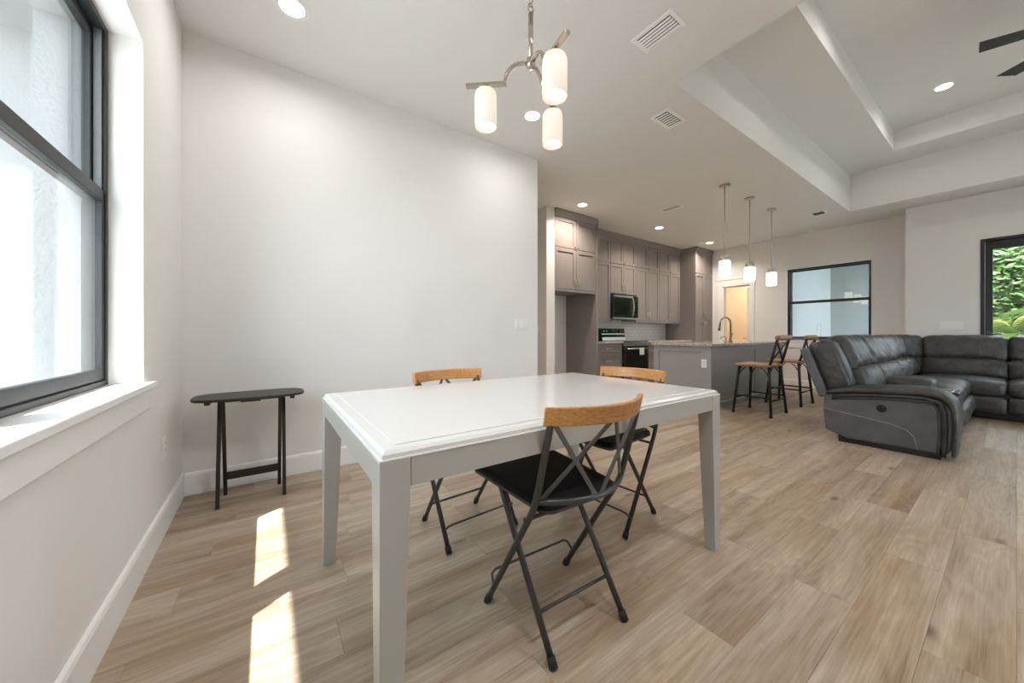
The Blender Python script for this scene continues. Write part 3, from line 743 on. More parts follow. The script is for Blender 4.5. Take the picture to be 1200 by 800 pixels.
# ================================================================== BAR STOOLS
def make_stool(label):
    t = thing('bar_stool', label, 'stool', group='bar stools at the island')
    # local: seat faces +y (the island), backrest at -y
    mk('seat', MB().puff((0.43, 0.42, 0.04), 0.016, (0, 0, -0.006), Matrix.Translation((0, 0.01, 0.640)), n=6), M_STOOLWOOD, t, smooth=True, local=True)
    tops = {}
    for sx in (-1, 1):
        for sy_ in (-1, 1):
            p1 = (sx * 0.185, sy_ * 0.17, 0.622); p0 = (sx * 0.255, sy_ * 0.215, 0.0)
            lg = mk('leg', MB().tube([p1, (p0[0], p0[1], 0.02)], [0.017, 0.015], 10), M_STOOLMETAL, t, smooth=True, local=True)
            mk('foot', MB().tube([(p0[0], p0[1], 0.045), p0], [0.018, 0.020], 10), M_STOOLMETAL, lg, smooth=True, local=True)
    def at(sx, sy_, z):
        f = 1 - z / 0.622; return (sx * (0.185 + 0.07 * f), sy_ * (0.17 + 0.045 * f), z)
    for a, b, z in (((-1, -1), (1, -1), 0.20), ((-1, 1), (1, 1), 0.20), ((-1, -1), (-1, 1), 0.235), ((1, -1), (1, 1), 0.235)):
        mk('foot_rail', MB().tube([at(*a, z), at(*b, z)], 0.010, 8), M_STOOLMETAL, t, smooth=True, local=True)
    for a, b in (((-1, -1), (1, -1)), ((-1, 1), (1, 1)), ((-1, -1), (-1, 1)), ((1, -1), (1, 1))):
        A, B = Vector(at(*a, 0.49)), Vector(at(*b, 0.49)); A2, B2 = Vector(at(*a, 0.61)), Vector(at(*b, 0.61))
        for (p, q) in ((A, (A2 + B2) / 2), (B, (A2 + B2) / 2)):
            pts = []
            for i in range(7):
                u = i / 6; pts.append(Vector(((p.x * (1 - u) ** 1.0 + (p.x * 0.45 + q.x * 0.55) * u), (p.y * (1 - u) + (p.y * 0.45 + q.y * 0.55) * u), p.z + (q.z - p.z) * math.sin(u * PI / 2))))
            mk('curved_brace', MB().tube(pts, 0.007, 6), M_STOOLMETAL, t, smooth=True, local=True)
    for sx in (-1, 1):
        mk('back_post', MB().tube([(sx * 0.185, -0.165, 0.60), (sx * 0.19, -0.200, 0.72), (sx * 0.195, -0.265, 0.99)], 0.016, 10), M_STOOLMETAL, t, smooth=True, local=True)
        mk('cross_brace', MB().tube([(sx * 0.185, -0.192, 0.70), (-sx * 0.185, -0.258, 0.97)], 0.009, 8), M_STOOLMETAL, t, smooth=True, local=True)
    pts = [(u, -0.268 - 0.03 * (1 - (u / 0.24) ** 2), 1.0) for u in [-0.24 + 0.48 * i / 10 for i in range(11)]]
    mk('top_rail', MB().tube(pts, [0.026] + [0.034] * 9 + [0.026], 12, r2=0.020, flat=(0, 0, 1)), M_STOOLWOOD, t, smooth=True, local=True)
    return t
st = make_stool('metal bar stool with wooden seat at the island end towards the dining table')
st.location = (5.405, 1.965, 0)
s2 = copy_tree(st); s2['label'] = 'metal bar stool with wooden seat at the island end towards the far window'
s2.location = (6.545, 1.985, 0)

# ================================================================== KITCHEN
def shaker(x0, x1, z0, z1, yf, th=0.020, fr=0.058, axis='y', rec=0.012):
    """shaker door front: frame proud, panel recessed. Front face at yf looking to -y"""
    m_ = MB()
    m_.box(x0, x0 + fr, yf, yf + th, z0, z1).box(x1 - fr, x1, yf, yf + th, z0, z1)
    m_.box(x0 + fr, x1 - fr, yf, yf + th, z1 - fr, z1).box(x0 + fr, x1 - fr, yf, yf + th, z0, z0 + fr)
    m_.box(x0 + fr, x1 - fr, yf + rec, yf + th, z0 + fr, z1 - fr)
    return m_
def pull(x, z0, z1, yf, horiz=False, x1=None):
    m_ = MB()
    if horiz:
        m_.tube([(x, yf - 0.028, z0), (x1, yf - 0.028, z0)], 0.0055, 8)
        for xx in (x + 0.02, x1 - 0.02): m_.tube([(xx, yf, z0), (xx, yf - 0.028, z0)], 0.004, 6)
    else:
        m_.tube([(x, yf - 0.028, z0), (x, yf - 0.028, z1)], 0.0055, 8)
        for zz in (z0 + 0.02, z1 - 0.02): m_.tube([(x, yf, zz), (x, yf - 0.028, zz)], 0.004, 6)
    return m_
G = 0.004
def door_part(root, x0, x1, z0, z1, yf, hx=None, hz=None, m=M_CAB):
    d = mk('door', shaker(x0 + G, x1 - G, z0 + G, z1 - G, yf), m, root, bevel=0.0012)
    if hx is not None: mk('handle', pull(hx, hz[0], hz[1], yf), M_NICKEL, d, smooth=True)
    return d
ZS, ZTOP = 2.42, 2.895
def upper_unit(label, x0, x1, yf, z0, rail=True, yb=YK):
    t = thing('wall_cabinet', label, 'cabinet', ((x0 + x1) / 2, yb, 0), group='taupe wall cabinets')
    mk('body', MB().box(x0 + 0.001, x1 - 0.001, yf + 0.021, yb - 0.002, z0, CZ - 0.002), M_CAB, t)
    xm = (x0 + x1) / 2
    for a, b, hx in ((x0, xm, xm - 0.035), (xm, x1, xm + 0.035)):
        door_part(t, a, b, z0 + 0.004, ZS, yf, hx, (z0 + 0.05, z0 + 0.19))
        d = door_part(t, a, b, ZS, ZTOP, yf)
        mk('knob', MB().tube([(hx, yf, ZS + 0.04), (hx, yf - 0.025, ZS + 0.04)], [0.006, 0.011], 10), M_NICKEL, d, smooth=True)
    mk('crown', MB().prism([(yf + 0.02, ZTOP), (yf - 0.004, ZTOP), (yf - 0.012, ZTOP + 0.03), (yf - 0.030, ZTOP + 0.085), (yf - 0.030, CZ), (yf + 0.02, CZ)], 'x', x0, x1), M_CAB, t)
    if rail: mk('light_rail', MB().box(x0, x1, yf + 0.002, yf + 0.02, z0 - 0.035, z0), M_CAB, t, bevel=0.003)
    return t
YF = 4.46; ZU = 1.32
t = upper_unit('deep wall cabinet above the empty refrigerator recess', 3.668, 4.60, 4.10, 1.76)
mk('side_panel', MB().box(4.602, 4.648, 4.085, YK, 0, CZ), M_CAB, t, bevel=0.002)
upper_unit('wall cabinet between the refrigerator recess and the microwave', 4.65, 5.42, YF, ZU)
upper_unit('short wall cabinet directly above the microwave', 5.42, 6.20, YF, 1.84, rail=False)
upper_unit('wall cabinet just right of the microwave', 6.20, 7.03, YF, ZU)
upper_unit('wall cabinet beside the tall pantry', 7.03, 7.86, YF, ZU)
# tall pantry
px0, px1, pyf = 7.86, XF - 0.002, 4.10
t = thing('pantry_cabinet', 'tall taupe pantry cabinet in the kitchen corner by the doorway', 'cabinet', ((px0 + px1) / 2, YK, 0))
mk('body', MB().box(px0 + 0.001, px1, pyf + 0.021, YK - 0.006, 0.0, CZ - 0.004), M_CAB, t)
pxm = (px0 + px1) / 2
for a, b, hx in ((px0, pxm, pxm - 0.035), (pxm, px1, pxm + 0.035)):
    door_part(t, a, b, 0.10, 1.385, pyf, hx, (1.20, 1.34))
    door_part(t, a, b, 1.385, ZS, pyf, hx, (1.43, 1.57))
    door_part(t, a, b, ZS, ZTOP, pyf)
mk('crown', MB().prism([(pyf + 0.02, ZTOP), (pyf - 0.004, ZTOP), (pyf - 0.030, ZTOP + 0.085), (pyf - 0.030, CZ - 0.004), (pyf + 0.02, CZ - 0.004)], 'x', px0 + 0.002, px1), M_CAB, t)
# base cabinets and worktops
def base_unit(label, x0, x1, n):
    yf = 4.205
    t = thing('base_cabinet', label, 'cabinet', ((x0 + x1) / 2, YK, 0), group='taupe base cabinets')
    mk('body', MB().box(x0 + 0.001, x1 - 0.001, yf + 0.021, YK - 0.005, 0.10, 0.875).box(x0 + 0.001, x1 - 0.001, yf + 0.08, YK - 0.005, 0.0, 0.10), M_CAB, t)
    w = (x1 - x0) / n
    for i in range(n):
        a, b = x0 + i * w, x0 + (i + 1) * w
        for z0, z1 in ((0.71, 0.865), (0.42, 0.705), (0.11, 0.415)):
            d = mk('drawer', shaker(a + G, b - G, z0 + G, z1 - G, yf, fr=0.04), M_CAB, t, bevel=0.0012)
            mk('handle', pull((a + b) / 2 - 0.08, (z0 + z1) / 2, 0, yf, True, (a + b) / 2 + 0.08), M_NICKEL, d, smooth=True)
    return t
base_unit('base cabinet with drawers between refrigerator recess and range', 4.65, 5.44, 1)
base_unit('base cabinets with drawers between the range and the pantry', 6.21, 7.858, 2)
for (a, b, lab) in ((4.65, 5.442, 'short stone worktop left of the range'), (6.208, 7.858, 'long stone worktop between range and pantry')):
    tag(mk('worktop', MB().box(a, b, 4.18, YK - 0.004, 0.876, 0.914), M_GRANITE, bevel=0.004), lab, 'worktop')
# tiled splashback
tw, th = 0.150, 0.074
r = 0; z = 0.9155; tile_cache = {}
mk('grout_bed', MB().box(4.65, 7.858, YK - 0.004, YK - 0.0005, 0.9145, 1.40), M_GROUT, wall_k)
while z < 1.32:
    x = 4.652 - (0.075 if r % 2 else 0.0)
    while x < 7.855:
        a, b = max(x, 4.652), min(x + tw, 7.855)
        if b - a > 0.012:
            w = round(b - a - 0.003, 3)
            if w not in tile_cache:
                q = MB(); hx, hz = w / 2, th / 2 - 0.0015; c = 0.003
                q.add([(-hx, 0, -hz), (hx, 0, -hz), (hx, 0, hz), (-hx, 0, hz), (-hx + c, -0.005, -hz + c), (hx - c, -0.005, -hz + c), (hx - c, -0.005, hz - c), (-hx + c, -0.005, hz - c)],
                      [(4, 5, 6, 7), (0, 1, 5, 4), (1, 2, 6, 5), (2, 3, 7, 6), (3, 0, 4, 7)])
                me = bpy.data.meshes.new('tile'); me.from_pydata(q.v, [], q.f); me.materials.append(M_TILE); tile_cache[w] = me
            o = bpy.data.objects.new('tile', tile_cache[w]); COL.objects.link(o); o.parent = wall_k; o.location = ((a + b) / 2, YK - 0.004, z + th / 2)
        x += tw
    z += th; r += 1
# microwave
t = thing('microwave', 'stainless over-the-range microwave with a dark glass door', 'microwave', (5.81, 4.62, 1.335))
mx0, mx1, my, mz0, mz1 = 5.425, 6.195, 4.40, 1.345, 1.80
mk('body', MB().box(mx0, mx1, my + 0.03, YK - 0.006, mz0, mz1 + 0.036), M_BLACK, t, bevel=0.004)
d = mk('door', MB().box(mx0, mx0 + 0.60, my, my + 0.028, mz0 + 0.03, mz1 - 0.03), M_BLACK, t, bevel=0.004)
mk('top_trim', MB().box(mx0 + 0.03, mx1, my, my + 0.028, mz1 - 0.028, mz1), M_STEEL, t)
mk('door_glass', MB().box(mx0 + 0.03, mx0 + 0.545, my - 0.003, my, mz0 + 0.045, mz1 - 0.04), M_BLKGLASS, d)
pts = [(mx0 + 0.575, my + 0.002, mz0 + 0.06)] + [(mx0 + 0.575, my - 0.012 - 0.03 * math.sin(PI * i / 8), mz0 + 0.06 + 0.36 * i / 8) for i in range(9)] + [(mx0 + 0.575, my + 0.002, mz1 - 0.035)]
mk('handle', MB().tube(pts, 0.011, 8), M_STEEL, d, smooth=True)
mk('control_panel', MB().box(mx0 + 0.605, mx1, my, my + 0.028, mz0 + 0.03, mz1), M_BLKGLASS, t, bevel=0.003)
mk('vent_grille', MB().box(mx0, mx1, my + 0.004, my + 0.03, mz0, mz0 + 0.026), M_STEEL, t)
mk('underside_lamp', MB().box(5.70, 5.95, my + 0.06, my + 0.16, mz0 - 0.012, mz0), M_BLACK, t)
# range
t = thing('range', 'freestanding stainless kitchen range with black oven door', 'stove', (5.825, 4.5, 0))
rx0, rx1 = 5.447, 6.203
mk('body', MB().box(rx0, rx1, 4.20, YK - 0.012, 0.06, 0.90), M_BLACK, t, bevel=0.003)
mk('kick', MB().box(rx0 + 0.02, rx1 - 0.02, 4.24, YK - 0.03, 0.0, 0.06), M_BLACK, t)
mk('cooktop', MB().box(rx0, rx1, 4.165, 4.70, 0.90, 0.918), M_BLKGLASS, t, bevel=0.004)
mk('front_trim', MB().box(rx0, rx1, 4.160, 4.20, 0.82, 0.898), M_STEEL, t, bevel=0.004)
d = mk('oven_door', MB().box(rx0 + 0.004, rx1 - 0.004, 4.165, 4.20, 0.27, 0.815), M_BLACK, t, bevel=0.004)
mk('door_glass', MB().box(rx0 + 0.07, rx1 - 0.07, 4.160, 4.165, 0.36, 0.70), M_BLKGLASS, d)
mk('handle', MB().tube([(rx0 + 0.06, 4.165, 0.775), (rx0 + 0.06, 4.115, 0.775), (rx1 - 0.06, 4.115, 0.775), (rx1 - 0.06, 4.165, 0.775)], 0.012, 8), M_STEEL, d, smooth=True)
mk('warming_drawer', MB().box(rx0 + 0.004, rx1 - 0.004, 4.165, 4.20, 0.07, 0.262), M_STEEL, t, bevel=0.004)
bp = mk('control_panel', MB().prism([(4.70, 0.905), (4.81, 0.905), (4.81, 1.165), (4.745, 1.165)], 'x', rx0 + 0.005, rx1 - 0.005), M_BLKGLASS, t, bevel=0.004)
mk('panel_trim', MB().prism([(4.698, 0.925), (4.706, 0.925), (4.716, 0.985), (4.708, 0.985)], 'x', rx0 + 0.02, rx1 - 0.005), M_STEEL, bp)
mk('panel_trim', MB().prism([(4.722, 1.045), (4.730, 1.045), (4.733, 1.06), (4.725, 1.06)], 'x', rx0 + 0.02, rx1 - 0.02), M_STEEL, bp)
for x in (5.53, 5.61, 6.03, 6.11):
    mk('knob', MB().tube([(x, 4.737, 1.11), (x, 4.705, 1.105)], [0.022, 0.018], 14), M_STEEL, bp, smooth=True)
tg = tag(mk('paper_tag', MB().box(5.815, 5.955, 4.095, 4.099, 0.655, 0.79), M_WHITEPL), 'small white paper tag hanging from the oven door handle', 'tag')

# island
IX0, IX1, IY0, IY1 = 5.05, 7.70, 2.42, 3.30
t = thing('kitchen_island', 'grey panelled kitchen island with a seating side', 'island', ((IX0 + IX1) / 2, (IY0 + IY1) / 2, 0))
mk('body', MB().box(IX0 + 0.02, IX1 - 0.02, IY0 + 0.02, IY1 - 0.02, 0.0, 0.875), M_ISL, t)
# end panel facing the dining room (outer face x = IX0)
m_ = MB(); fr = 0.085
m_.box(IX0, IX0 + 0.02, IY0, IY0 + 0.14, 0, 0.875).box(IX0, IX0 + 0.02, IY1 - fr, IY1, 0, 0.875)
m_.box(IX0, IX0 + 0.02, IY0 + 0.14, IY1 - fr, 0.80, 0.875).box(IX0, IX0 + 0.02, IY0 + 0.14, IY1 - fr, 0.0, 0.20).box(IX0 + 0.016, IX0 + 0.02, IY0 + 0.14, IY1 - fr, 0.2, 0.80)
mk('end_panel', m_, M_ISL, t, bevel=0.0015)
m_ = MB()
for (a, b) in ((IX0 + 0.02, 6.55), (6.55, IX1 - 0.02)):
    m_.box(a, a + 0.10, IY0, IY0 + 0.02, 0, 0.875).box(b - 0.06, b, IY0, IY0 + 0.02, 0, 0.875).box(a + 0.10, b - 0.06, IY0, IY0 + 0.02, 0.80, 0.875).box(a + 0.10, b - 0.06, IY0, IY0 + 0.02, 0, 0.13).box(a + 0.10, b - 0.06, IY0 + 0.010, IY0 + 0.02, 0.13, 0.80)
mk('seating_panel', m_, M_ISL, t, bevel=0.0015)
mk('base_moulding', MB().prism([(IY0, 0), (IY0 - 0.012, 0), (IY0 - 0.012, 0.075), (IY0, 0.09)], 'x', IX0 - 0.012, IX1), M_ISL, t)
mk('base_moulding', MB().prism([(IX0, 0), (IX0 - 0.012, 0), (IX0 - 0.012, 0.075), (IX0, 0.09)], 'y', IY0 - 0.012, IY1), M_ISL, t)
tag(mk('island_worktop', MB().box(IX0 - 0.03, IX1 + 0.03, IY0 - 0.035, IY1 + 0.03, 0.876, 0.914), M_GRANITE, bevel=0.005), 'speckled stone worktop on the kitchen island', 'worktop')
# faucet and companions
M_FAUCET = mat('faucet_bronze', (0.26, 0.20, 0.15), 0.25, metal=1.0)
fx, fy = 6.33, 2.72
t = thing('faucet', 'tall bronze gooseneck faucet on the island', 'faucet', (fx, fy, 0.914))
mk('base', MB().lathe([(0.030, 0), (0.030, 0.012), (0.020, 0.03), (0.017, 0.10), (0.016, 0.16), (0.010, 0.165)], (fx, fy, 0.914), 16), M_FAUCET, t, smooth=True)
dxn, dyn = -0.78, 0.62
pts = [(fx, fy, 1.05)] + [(fx, fy, 1.22)] + [(fx + dxn * 0.085 * (1 - math.cos(a)), fy + dyn * 0.085 * (1 - math.cos(a)), 1.22 + 0.105 * math.sin(a)) for a in [PI * i / 10 for i in range(1, 10)]] + [(fx + dxn * 0.175, fy + dyn * 0.175, 1.19)]
mk('neck', MB().tube(pts, 0.013, 10), M_FAUCET, t, smooth=True)
e = Vector(pts[-1])
mk('spray_head', MB().tube([e + Vector((-dxn * 0.004, -dyn * 0.004, 0.015)), e + Vector((dxn * 0.012, dyn * 0.012, -0.085))], [0.016, 0.020], 12), M_FAUCET, t, smooth=True)
mk('lever', MB().tube([(fx, fy, 1.0), (fx - 0.03, fy - 0.03, 1.01), (fx - 0.045, fy - 0.045, 1.07)], 0.007, 8), M_FAUCET, t, smooth=True)
for (x, y, lab, nm) in ((6.02, 2.66, 'small bronze soap dispenser beside the faucet', 'soap_dispenser'),):
    t = thing(nm, lab, 'dispenser', (x, y, 0.914))
    mk('base', MB().lathe([(0.022, 0), (0.022, 0.008), (0.012, 0.02), (0.011, 0.075), (0.006, 0.08)], (x, y, 0.914), 14), M_FAUCET, t, smooth=True)
    mk('spout', MB().tube([(x, y, 0.985), (x, y, 1.005), (x - 0.05, y + 0.04, 1.0), (x - 0.062, y + 0.05, 0.985)], 0.007, 8), M_FAUCET, t, smooth=True)

# ================================================================== CEILING FIXTURES
E_D = ('lamp_neutral', (1.0, 0.975, 0.95), CAN_DINING)
E_K = ('lamp_warm', (1.0, 0.86, 0.72), CAN_KITCHEN)
E_ADDED = ('lamp_neutral', (1.0, 0.975, 0.95), CAN_ADDED)
E_L = ('lamp_living', (1.0, 0.97, 0.94), CAN_LIVING)
def can(x, y, z, em, label, group=None):
    t = thing('recessed_light', label, 'ceiling light', (x, y, z), group=group)
    mk('trim_ring', MB().lathe([(0.066, -0.004), (0.092, -0.004), (0.096, 0.0), (0.066, 0.0)], (x, y, z), 28, caps=False), M_WHITEPL, t)
    mb = MB().lathe([(0.066, -0.0035)], (x, y, z), 28, caps=False); mb.f = [tuple(range(28))[::-1]]
    mk('lens', mb, emit_mat(em[0], em[1], 9.0), t)
    l = bpy.data.lights.new('lamp', 'AREA'); l.shape = 'DISK'; l.size = 0.13; l.energy = em[2]; l.color = em[1]; l.spread = math.radians(140 if em[0] == 'lamp_warm' else 165)
    lo_ = bpy.data.objects.new('lamp', l); COL.objects.link(lo_); lo_.parent = t; lo_.location = (0, 0, -0.006)
    return t
can(0.125, 2.49, CZ, E_D, 'round recessed light in the dining ceiling near the window corner', 'flat ceiling lights')
can(1.96, 2.49, CZ, E_D, 'round recessed light in the dining ceiling near the chandelier', 'flat ceiling lights')
can(3.93, 3.77, CZ, E_K, 'round recessed light in front of the cabinet above the refrigerator recess', 'flat ceiling lights')
can(5.94, 3.77, CZ, E_K, 'round recessed light in front of the cabinets around the microwave', 'flat ceiling lights')
can(7.80, 3.77, CZ, E_K, 'round recessed light in front of the tall pantry cabinet', 'flat ceiling lights')
can(6.27, 0.47, Z2, E_L, 'round recessed light in the raised tray ceiling towards the far window', 'tray ceiling lights')
can(4.0, 0.47, Z2, E_L, 'round recessed light added out of view in the raised tray ceiling towards the dining table', 'tray ceiling lights')  # this and the next two cans added out of view for floor light
can(6.27, -1.5, Z2, E_L, 'round recessed light added out of view in the raised tray ceiling above the sofa wing', 'tray ceiling lights')
can(4.0, -1.5, Z2, E_L, 'round recessed light added out of view in the raised tray ceiling by the sliding doors', 'tray ceiling lights')
can(0.6, 0.0, CZ, E_ADDED, 'round recessed light added out of view in the flat ceiling beside the window wall', 'flat ceiling lights')  # this can and the next added out of view to light the near floor
can(1.96, -0.1, CZ, E_ADDED, 'round recessed light added out of view in the flat ceiling beside the tray edge', 'flat ceiling lights')
can(9.5, 3.9, 2.75, ('lamp_utility', (1.0, 0.84, 0.64), 9.0), 'round recessed light in the room behind the doorway')

def vent(label, x0, x1, y0, y1, along='x', n=6, sm=M_VENT):
    t = thing('ceiling_vent', label, 'vent', ((x0 + x1) / 2, (y0 + y1) / 2, CZ))
    b = 0.028; z = CZ
    mk('frame', MB().box(x0, x1, y0, y0 + b, z - 0.006, z).box(x0, x1, y1 - b, y1, z - 0.006, z).box(x0, x0 + b, y0 + b, y1 - b, z - 0.006, z).box(x1 - b, x1, y0 + b, y1 - b, z - 0.006, z), M_VENT, t, bevel=0.002)
    mk('duct', MB().box(x0 + b, x1 - b, y0 + b, y1 - b, z - 0.001, z - 0.0003), M_VENTIN, t)
    for i in range(n):
        if along == 'x':
            yy = y0 + b + (y1 - y0 - 2 * b) * (i + 0.5) / n
            m_ = MB().bar((x0 + b, yy, z - 0.010), (x1 - b, yy, z - 0.010), 0.0125, 0.002, ref=(0, 0.6, 1))
        else:
            xx = x0 + b + (x1 - x0 - 2 * b) * (i + 0.5) / n
            m_ = MB().bar((xx, y0 + b, z - 0.010), (xx, y1 - b, z - 0.010), 0.0125, 0.002, ref=(0.6, 0, 1))
        mk('slat', m_, sm, t)
    return t
vent('white ceiling vent with long slats above the dining table', 2.0, 2.18, 1.19, 1.48, 'y', 5)
vent('square white ceiling vent between dining table and kitchen', 2.86, 3.16, 1.73, 1.91, 'y', 7)
vent('flat white ceiling vent before the kitchen cabinets', 5.10, 5.26, 2.92, 3.25, 'y', 2)
vent('small dark-slatted ceiling vent near the smoke detector', 7.24, 7.43, 1.74, 1.93, 'y', 5, M_TRACK)
t = thing('smoke_detector', 'round white smoke detector on the ceiling by the far wall', 'smoke detector', (8.50, 2.20, CZ))
mk('housing', MB().lathe([(0.068, 0), (0.068, -0.014), (0.058, -0.030), (0.030, -0.036), (0.002, -0.036)], (8.50, 2.20, CZ), 24), M_WHITEPL, t)
mk('sensor_ring', MB().lathe([(0.044, -0.030), (0.046, -0.037), (0.034, -0.040), (0.033, -0.034)], (8.50, 2.20, CZ), 24, caps=False), M_WHITEPL, t)

# island pendants
M_SHADE = mat('frosted_shade', (0.9, 0.86, 0.8), 0.4, emit=(1.0, 0.86, 0.68), estr=2.6)
M_SHADEC = mat('frosted_shade_warm', (0.42, 0.40, 0.38), 0.35, emit=(1.0, 0.84, 0.70), estr=0.34)
M_BULB = emit_mat('bulb_glow', (1.0, 0.85, 0.66), 9.0)
M_NICK2 = mat('satin_nickel', (0.55, 0.49, 0.43), 0.25, metal=1.0)
for x, lab in ((4.95, 'glass pendant light over the island end towards the dining table'), (5.71, 'middle glass pendant light over the kitchen island'), (6.50, 'glass pendant light over the island end towards the far window')):
    y = 2.2
    t = thing('pendant_light', lab, 'pendant lamp', (x, y, CZ), group='pendants over the island')
    mk('canopy', MB().lathe([(0.062, 0), (0.062, -0.018), (0.050, -0.026), (0.010, -0.028)], (x, y, CZ), 20), M_NICKEL, t)
    mk('rod', MB().tube([(x, y, CZ - 0.02), (x, y, 2.06)], 0.006, 8), M_NICKEL, t, smooth=True)
    mk('socket_cap', MB().lathe([(0.012, 2.085), (0.050, 2.075), (0.055, 2.045), (0.055, 2.005), (0.050, 2.005)], (x, y, 0), 20), M_NICKEL, t)
    mk('shade', MB().lathe([(0.060, 2.010), (0.066, 2.000), (0.066, 1.815), (0.060, 1.810)], (x, y, 0), 24), M_SHADE, t, auto=True)

# chandelier over the table
hx, hy, hz = 1.04, 1.335, 2.350
t = thing('chandelier', 'nickel chandelier with three frosted glass cylinders above the table', 'chandelier', (hx, hy, CZ))
mk('canopy', MB().lathe([(0.065, 0), (0.065, -0.02), (0.05, -0.03), (0.010, -0.034)], (hx, hy, CZ), 20), M_NICK2, t)
mk('upper_rod', MB().tube([(hx, hy, CZ - 0.03), (hx, hy, 2.665)], 0.006, 8), M_NICK2, t, smooth=True)
for k, (z, r_) in enumerate(((2.645, 0), (2.605, 1))):
    pts = []
    for i in range(17):
        a = 2 * PI * i / 16; u = 0.014 * math.cos(a); w = 0.028 * math.sin(a)
        pts.append((hx + (u if r_ else 0), hy + (0 if r_ else u), z + w))
    mk('chain_link', MB().tube(pts, 0.0045, 6), M_NICK2, t, smooth=True)
mk('stem', MB().tube([(hx, hy, 2.585), (hx, hy, hz + 0.01)], 0.0125, 12), M_NICK2, t, smooth=True)
mk('hub', MB().lathe([(0.004, -0.030), (0.020, -0.022), (0.022, 0.0), (0.018, 0.018), (0.010, 0.022)], (hx, hy, hz), 16), M_NICK2, t, smooth=True)
for ang in (140, -100, 20):
    ca, sa = math.cos(math.radians(ang)), math.sin(math.radians(ang))
    def rp(r, z): return (hx + ca * r, hy + sa * r, z)
    ref = Vector((-sa, ca, 0))
    pts = [rp(0.015, hz - 0.004)] + [rp(0.015 + 0.112 * math.sin(a), hz - 0.004 + 0.012 * math.sin(a * 2) - 0.092 * (1 - math.cos(a))) for a in [PI / 2 * i / 8 for i in range(1, 9)]]
    arm = mk('arm', MB().tube(pts, 0.0115, 8, r2=0.0085, flat=ref), M_NICK2, t, smooth=True)
    zb = pts[-1][2] + 0.002
    bar = mk('arm_bar', MB().bar(rp(0.118, zb), rp(0.315, zb), 0.024, 0.014), M_NICK2, t, bevel=0.001)
    mk('shade_cap', MB().lathe([(0.012, zb), (0.013, zb - 0.02), (0.020, zb - 0.03), (0.010, zb - 0.034)], (hx + ca * 0.218, hy + sa * 0.218, 0), 14), M_NICK2, t, smooth=True)
    zt = zb - 0.026
    sh = mk('shade', MB().lathe([(0.014, zt), (0.030, zt - 0.003), (0.047, zt - 0.010), (0.0525, zt - 0.024), (0.0535, zt - 0.04), (0.0535, zt - 0.180), (0.0505, zt - 0.180), (0.0495, zt - 0.04)], (hx + ca * 0.218, hy + sa * 0.218, 0), 28, caps=False), M_SHADEC, t, smooth=True)
    mk('bulb', MB().lathe([(0.004, zt - 0.035), (0.018, zt - 0.05), (0.028, zt - 0.085), (0.030, zt - 0.11), (0.022, zt - 0.135), (0.004, zt - 0.145)], (hx + ca * 0.218, hy + sa * 0.218, 0), 16), M_BULB, sh, smooth=True)

# ceiling fan
fxc, fyc, fz = 4.95, -0.50, 3.35
t = thing('ceiling_fan', 'dark ceiling fan hanging from the raised tray ceiling', 'fan', (fxc, fyc, Z2))
mk('canopy', MB().lathe([(0.07, 0), (0.07, -0.03), (0.03, -0.07), (0.015, -0.075)], (fxc, fyc, Z2), 20), M_FAN, t)
mk('downrod', MB().tube([(fxc, fyc, Z2 - 0.05), (fxc, fyc, fz + 0.06)], 0.013, 10), M_FAN, t)
mk('motor', MB().lathe([(0.02, 0.08), (0.10, 0.06), (0.12, 0.0), (0.10, -0.05), (0.04, -0.08)], (fxc, fyc, fz), 24), M_FAN, t)
for k in range(6):
    a = math.radians(110.5 + 60 * k); mm = Matrix.Translation((fxc, fyc, fz)) @ Matrix.Rotation(a, 4, 'Z') @ Matrix.Rotation(math.radians(12), 4, 'X')
    mk('blade', MB().prism([(0.10, -0.035), (0.70, -0.060), (0.735, 0.055), (0.10, 0.035)], 'z', -0.004, 0.004).xf(mm), M_FAN, t, bevel=0.002)

# ================================================================== SWITCHES AND OUTLETS
def plate(name, label, cat, c, axis, w, h, n, outlet=False):
    """cover plate on a wall; axis = outward normal of the wall ('+x','-x','-y')"""
    cx, cy_, cz_ = c
    t = thing(name, label, cat, c)
    def bx(u0, u1, d0, d1, z0, z1):
        if axis == '-y': return MB().box(cx + u0, cx + u1, cy_ - d1, cy_ - d0, cz_ + z0, cz_ + z1)
        s = 1 if axis == '+x' else -1
        return MB().box(cx + s * d0, cx + s * d1, cy_ + u0, cy_ + u1, cz_ + z0, cz_ + z1)
    mk('cover_plate', bx(-w / 2, w / 2, 0, 0.007, -h / 2, h / 2), M_WHITEPL, t, bevel=0.002)
    for i in range(n):
        u = (i - (n - 1) / 2) * 0.046
        if outlet:
            for z in (-0.026, 0.010): 
                s_ = mk('socket', bx(u - 0.016, u + 0.016, 0.007, 0.0085, z - 0.003 , z + 0.025), M_WHITEPL, t, bevel=0.001)
                q = bx(u - 0.008, u - 0.005, 0.0085, 0.0088, z + 0.006, z + 0.018); q2 = bx(u + 0.005, u + 0.008, 0.0085, 0.0088, z + 0.006, z + 0.018); q.add(q2.v, q2.f)
                mk('slot', q, M_BLACK, s_)
        else:
            mk('rocker', bx(u - 0.016, u + 0.016, 0.007, 0.013, -0.033, 0.033), M_WHITEPL, t, bevel=0.002)
    return t
plate('light_switch', 'white three-gang light switch on the blank dining wall', 'switch', (2.262, YB, 1.153), '-y', 0.165, 0.117, 3)
plate('light_switch', 'white light switch on the hallway partition wall', 'switch', (3.50, 4.31, 1.13), '-x', 0.074, 0.117, 1)
plate('light_switch', 'white four-gang light switch beside the black glass door', 'switch', (XR, 0.545, 1.175), '-x', 0.21, 0.117, 4)
